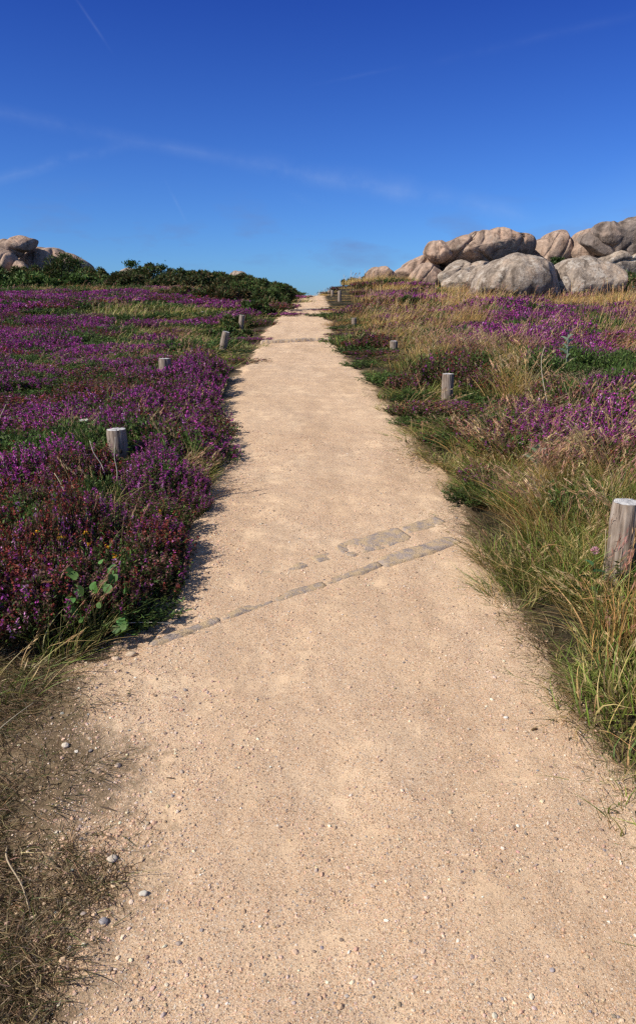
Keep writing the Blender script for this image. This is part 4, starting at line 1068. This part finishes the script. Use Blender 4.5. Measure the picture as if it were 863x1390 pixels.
# ------------------------------------------------------------------ bramble, thistles, flowers
def disc_leaf(B, c, n, r, col, up=(0, 0, 1)):
    n = unit(np.array(n, float)); a = unit(np.cross(n, np.array([.3, .8, .1]))); b = np.cross(n, a)
    th = np.linspace(0, 2 * np.pi, 13)[:-1]
    rr = r * (1 + .12 * np.cos(th)) 
    P = [np.array(c)] + [np.array(c) + (np.cos(t) * a + np.sin(t) * b * .85) * q + n * .12 * r * np.cos(2 * t) for t, q in zip(th, rr)]
    T = [(0, k + 1, (k + 1) % 12 + 1) for k in range(12)]
    cc = np.array([col] * 13) * np.array([[.8]] + [[1.1]] * 12)
    B.add(P, t=T, c=cc)
def bramble(label, x, y, seed):
    rng = np.random.default_rng(seed)
    t = thing('bramble', label, 'bramble', gz(x, y))
    S, Lf = Buf(), Buf()
    for k in range(15):
        a = rng.uniform(-2.6, .6); R = rng.uniform(.05, .17); h = rng.uniform(.06, .27)
        tip = np.array([math.cos(a) * R, math.sin(a) * R * .8, h]); mid = tip * np.array([.45, .45, .7])
        tube(S, [(0, 0, -.02), mid, tip], [.003, .0025, .0015], 5, (.10, .10, .04))
        for j in range(2 if k % 2 else 1):
            nrm = rng.normal(0, .45, 3) + np.array([-.3, -.6, .55])
            disc_leaf(Lf, tip + rng.normal(0, .012, 3), nrm, rng.uniform(.013, .026), vary(rng, (.075, .16, .04), 1, .2)[0])
    link('stem', S.mesh('stem', M_WOODY), t); link('foliage', Lf.mesh('foliage', M_LEAF, True), t)
bramble('round-leaved bramble with bright green leaves at the left verge', -1.0, 2.84, 1)
bramble('smaller leafy bramble shoot at the foot of the left heather', -.93, 2.74, 2)

def blossom(label, x, y, h, kind, seed, group=None):
    rng = np.random.default_rng(seed)
    t = thing('wildflower', label, 'flower', gz(x, y), 0, group)
    S, F_ = Buf(), Buf()
    tube(S, [(0, 0, 0), (.004, .0, h * .5), (0, 0, h)], .0012, 5, (.08, .12, .03))
    link('stem', S.mesh('stem', M_LEAF), t)
    if kind == 'yellow':
        p = rng.normal(0, .006, (7, 3)) + np.array([0, 0, h]); quads(F_, rng, p, .0065, .005, vary(rng, (.75, .38, .03), 7, .15))
    elif kind == 'white':       # flat head of tiny florets
        a = rng.uniform(0, 6.28, 60); r = np.sqrt(rng.uniform(0, 1, 60)) * .028
        p = np.stack([np.cos(a) * r, np.sin(a) * r, h + rng.normal(0, .003, 60)], 1); quads(F_, rng, p, .0055, .0045, vary(rng, (.72, .69, .55), 60, .1), up=2)
    else:
        n = 90; p = unit(rng.normal(size=(n, 3))) * .014 + np.array([0, 0, h]); quads(F_, rng, p, .008, .0025, vary(rng, (.62, .36, .40), n, .15), axis=p - np.array([0, 0, h - .006]))
        Lf = Buf()
        for k in range(7):
            a = k * 2.4; e = np.array([math.cos(a), math.sin(a), .3]); b0 = np.array([0, 0, h * (.15 + .1 * k)])
            ribbons(Lf, rng, b0[None], e[None] / np.linalg.norm(e), .07, np.array([[0, 0, -.3]]), .008, 4, np.array([[.04, .09, .035]]), np.array([[.06, .12, .05]]))
        link('leaf', Lf.mesh('leaf', M_LEAF), t)
    link('flower_head', F_.mesh('flower_head', M_FLOWER), t)
for k, (x, y, h, side_) in enumerate([(-1.0, 2.98, .29, 'above the bramble leaves'), (-.93, 3.02, .27, 'right of the bramble leaves'), (-1.13, 3.0, .28, 'left of the bramble leaves'), (-.88, 2.93, .28, 'lowest by the bramble'),
                                     (-1.05, 3.1, .27, 'behind the bramble leaves'), (-.8, 3.5, .25, 'near the left path edge in the heather'), (-1.25, 3.05, .27, 'farthest left of the bramble')]):
    blossom('small yellow flower ' + side_, x, y, h, 'yellow', k + 1)
blossom('white flower head beside the nearest left post', -1.53, 4.68, .32, 'white', 21)
blossom('white flower head in the far left heather at the picture edge', -2.62, 5.6, .34, 'white', 22)
blossom('yellowish white flower head low at the left picture edge', -2.52, 5.05, .32, 'white', 23)
blossom('white flower in the green patch beyond the leaning post', -2.35, 15.2, .55, 'white', 24)
blossom('pink round thistle flower before the nearest right post', 1.20, 2.95, .26, 'pink', 25)
def thistle(label, x, y, h, seed):
    rng = np.random.default_rng(seed)
    t = thing('silver_thistle', label, 'thistle', gz(x, y))
    S, L_ = Buf(), Buf()
    tube(S, [(0, 0, 0), (.01, 0, h * .5), (0, 0, h)], [.009, .008, .005], 6, (.25, .28, .22)); link('stem', S.mesh('stem', M_LEAF), t)
    n = 13; a = np.arange(n) * 2.4; zz = h * np.linspace(.35, 1.0, n)
    base = np.stack([0 * a, 0 * a, zz], 1); d = unit(np.stack([np.cos(a), np.sin(a), np.full(n, .9)], 1))
    c = vary(rng, (.20, .25, .16), n, .12)
    ribbons(L_, rng, base, d, np.linspace(.16, .09, n), np.tile([0, 0, -.35], (n, 1)), .016, 4, c, c * 1.1); link('leaf', L_.mesh('leaf', M_LEAF), t)
thistle('silvery grey thistle standing above the dead scrub on the right', 2.72, 8.05, .50, 1)
thistle('low silvery thistle in the grass above the right verge', 1.42, 4.55, .17, 2)

# ------------------------------------------------------------------ sky, sun, camera
w = bpy.data.worlds.new('World'); bpy.context.scene.world = w; w.use_nodes = True
nt = w.node_tree; bg = nt.nodes['Background']
sky = N(nt, 'ShaderNodeTexSky', sky_type='NISHITA', sun_disc=False, sun_elevation=math.radians(SUN_EL), sun_rotation=math.radians(SUN_AZ), altitude=60, air_density=1.0, dust_density=.25, ozone_density=3.0)
tc = N(nt, 'ShaderNodeTexCoord'); D = tc.outputs['Generated']
sep = N(nt, 'ShaderNodeSeparateXYZ', {0: D})
def m_(op, a, b=None, c=None):
    n = nt.nodes.new('ShaderNodeMath'); n.operation = op
    for k, v in enumerate((a, b, c)):
        if v is None: continue
        if isinstance(v, bpy.types.NodeSocket): nt.links.new(v, n.inputs[k])
        else: n.inputs[k].default_value = v
    return n.outputs[0]
# a blue sky seen through a polarising filter: deepest at right angles to the sun
el_, az_ = math.radians(SUN_EL), math.radians(SUN_AZ)
sdot = N(nt, 'ShaderNodeVectorMath', {0: D, 1: (math.sin(az_) * math.cos(el_), math.cos(az_) * math.cos(el_), math.sin(el_))}, operation='DOT_PRODUCT').outputs['Value']
pol = m_('MINIMUM', m_('MULTIPLY', m_('SUBTRACT', 1.0, m_('MULTIPLY', sdot, sdot)), 1.25), 1.0)
pol = m_('MULTIPLY', pol, N(nt, 'ShaderNodeMapRange', {0: sep.outputs[2], 1: .38, 2: .75, 3: 1.0, 4: 0.0}).outputs[0])
up_ = N(nt, 'ShaderNodeMapRange', {0: sep.outputs[2], 1: .05, 2: .33}).outputs[0]
T_ = mixc(nt, up_, (.335, .735, 1.62), (.15, .37, 1.30))
hs = N(nt, 'ShaderNodeMix', data_type='RGBA', blend_type='MULTIPLY')
nt.links.new(pol, hs.inputs[0]); nt.links.new(mixc(nt, 1.0, sky.outputs[0], (1.04, .93, .80), 'MULTIPLY'), hs.inputs[6]); nt.links.new(T_, hs.inputs[7])
hs_out = hs.outputs[2]
def ray(px, py):
    a = np.array([(px - 431.5) / 975, 1, (695 - py) / 975])
    c, s = math.cos(PITCH), math.sin(PITCH)
    v = np.array([a[0], a[1] * c + a[2] * s, -a[1] * s + a[2] * c]); return v / np.linalg.norm(v)
wob = N(nt, 'ShaderNodeTexNoise', {'Vector': D, 'Scale': 9, 'Detail': 5, 'Roughness': .6})
brk = N(nt, 'ShaderNodeTexNoise', {'Vector': D, 'Scale': 16, 'Detail': 4, 'Roughness': .6})
trail = None
def contrail(p0, p1, width, strength, wobble):
    """thin streak along a great circle between two sky directions"""
    global trail
    a, b = ray(*p0), ray(*p1)
    n = np.cross(a, b); n /= np.linalg.norm(n); mid = (a + b); mid /= np.linalg.norm(mid)
    half = math.acos(float(a @ mid))
    dist = N(nt, 'ShaderNodeVectorMath', {0: D, 1: tuple(n)}, operation='DOT_PRODUCT').outputs['Value']
    dist = m_('ABSOLUTE', m_('ADD', dist, m_('MULTIPLY', m_('SUBTRACT', wob.outputs[0], .5), wobble)))
    f = m_('POWER', m_('MAXIMUM', m_('SUBTRACT', 1.0, m_('DIVIDE', dist, width)), 0.0), 1.5)
    dm = N(nt, 'ShaderNodeVectorMath', {0: D, 1: tuple(mid)}, operation='DOT_PRODUCT').outputs['Value']
    ang = m_('ARCCOSINE', m_('MINIMUM', dm, 1.0))
    e = m_('SMOOTH_MIN', m_('MAXIMUM', m_('MULTIPLY', m_('SUBTRACT', half, ang), 14.0), 0.0), 1.0, .3)
    bk = m_('MAXIMUM', m_('MULTIPLY', m_('SUBTRACT', brk.outputs[0], .32), 2.6), 0.0)
    f = m_('MULTIPLY', m_('MULTIPLY', m_('MULTIPLY', f, e), strength), bk)
    trail = f if trail is None else m_('ADD', trail, f)
contrail((-120, 128), (640, 285), .013, .10, .012)
contrail((300, 215), (760, 300), .02, .13, .03)
contrail((-60, 258), (190, 190), .010, .2, .012)
contrail((222, 240), (256, 308), .0034, .45, .002)
contrail((98, -10), (160, 82), .0026, .26, .003)
contrail((410, 118), (560, 88), .0036, .06, .006)
contrail((560, 92), (900, 10), .008, .035, .01)
contrail((380, 255), (440, 285), .008, .09, .01)
# a few low dusky puffs over the horizon
mp = N(nt, 'ShaderNodeMapping', {'Vector': D, 'Scale': (5.5, 5.5, 17)})
cl = N(nt, 'ShaderNodeTexNoise', {'Vector': mp.outputs[0], 'Scale': 1.7, 'Detail': 5, 'Roughness': .55})
band = m_('MULTIPLY', m_('MAXIMUM', m_('SUBTRACT', 1.0, m_('DIVIDE', m_('ABSOLUTE', m_('SUBTRACT', sep.outputs[2], .075)), .075)), 0.0), 1.0)
puff = m_('MULTIPLY', m_('MINIMUM', m_('MAXIMUM', m_('MULTIPLY', m_('SUBTRACT', cl.outputs[0], .52), 5.0), 0.0), 1.0), band)
c1 = mixc(nt, m_('MULTIPLY', puff, .5), hs_out, (1.6, 2.3, 4.6, 1))
c2 = mixc(nt, m_('MINIMUM', trail, .8), c1, (4.6, 5.8, 8.4, 1))
nt.links.new(c2, bg.inputs['Color']); bg.inputs['Strength'].default_value = .1

sd = bpy.data.lights.new('sun', 'SUN'); so = bpy.data.objects.new('sun', sd); C.objects.link(so)
sd.energy = 5.1; sd.angle = math.radians(.53); sd.color = (1.0, .94, .85)
az, el = math.radians(SUN_AZ), math.radians(SUN_EL)
so.rotation_euler = Vector((math.sin(az) * math.cos(el), math.cos(az) * math.cos(el), math.sin(el))).to_track_quat('Z', 'Y').to_euler()
so.location = (-20, -5, 30)

cd = bpy.data.cameras.new('camera'); cam = bpy.data.objects.new('camera', cd); C.objects.link(cam)
cd.sensor_fit = 'VERTICAL'; cd.sensor_height = 36; cd.lens = 36 * 975 / 1390
cd.clip_start = .05; cd.clip_end = 6000
cam.location = (0, 0, OFF); cam.rotation_euler = (math.pi / 2 - PITCH, 0, 0)
sc = bpy.context.scene; sc.camera = cam
sc.view_settings.view_transform = 'Standard'; sc.view_settings.look = 'None'; sc.view_settings.exposure = 0; sc.view_settings.gamma = 1
sc.render.engine = 'CYCLES'
sc.cycles.max_bounces = 6; sc.cycles.diffuse_bounces = 3; sc.cycles.transmission_bounces = 3; sc.cycles.transparent_max_bounces = 4
sc.cycles.use_denoising = False
sc.cycles.pixel_filter_type = 'BLACKMAN_HARRIS'; sc.cycles.filter_width = 1.4
sc.render.film_transparent = False
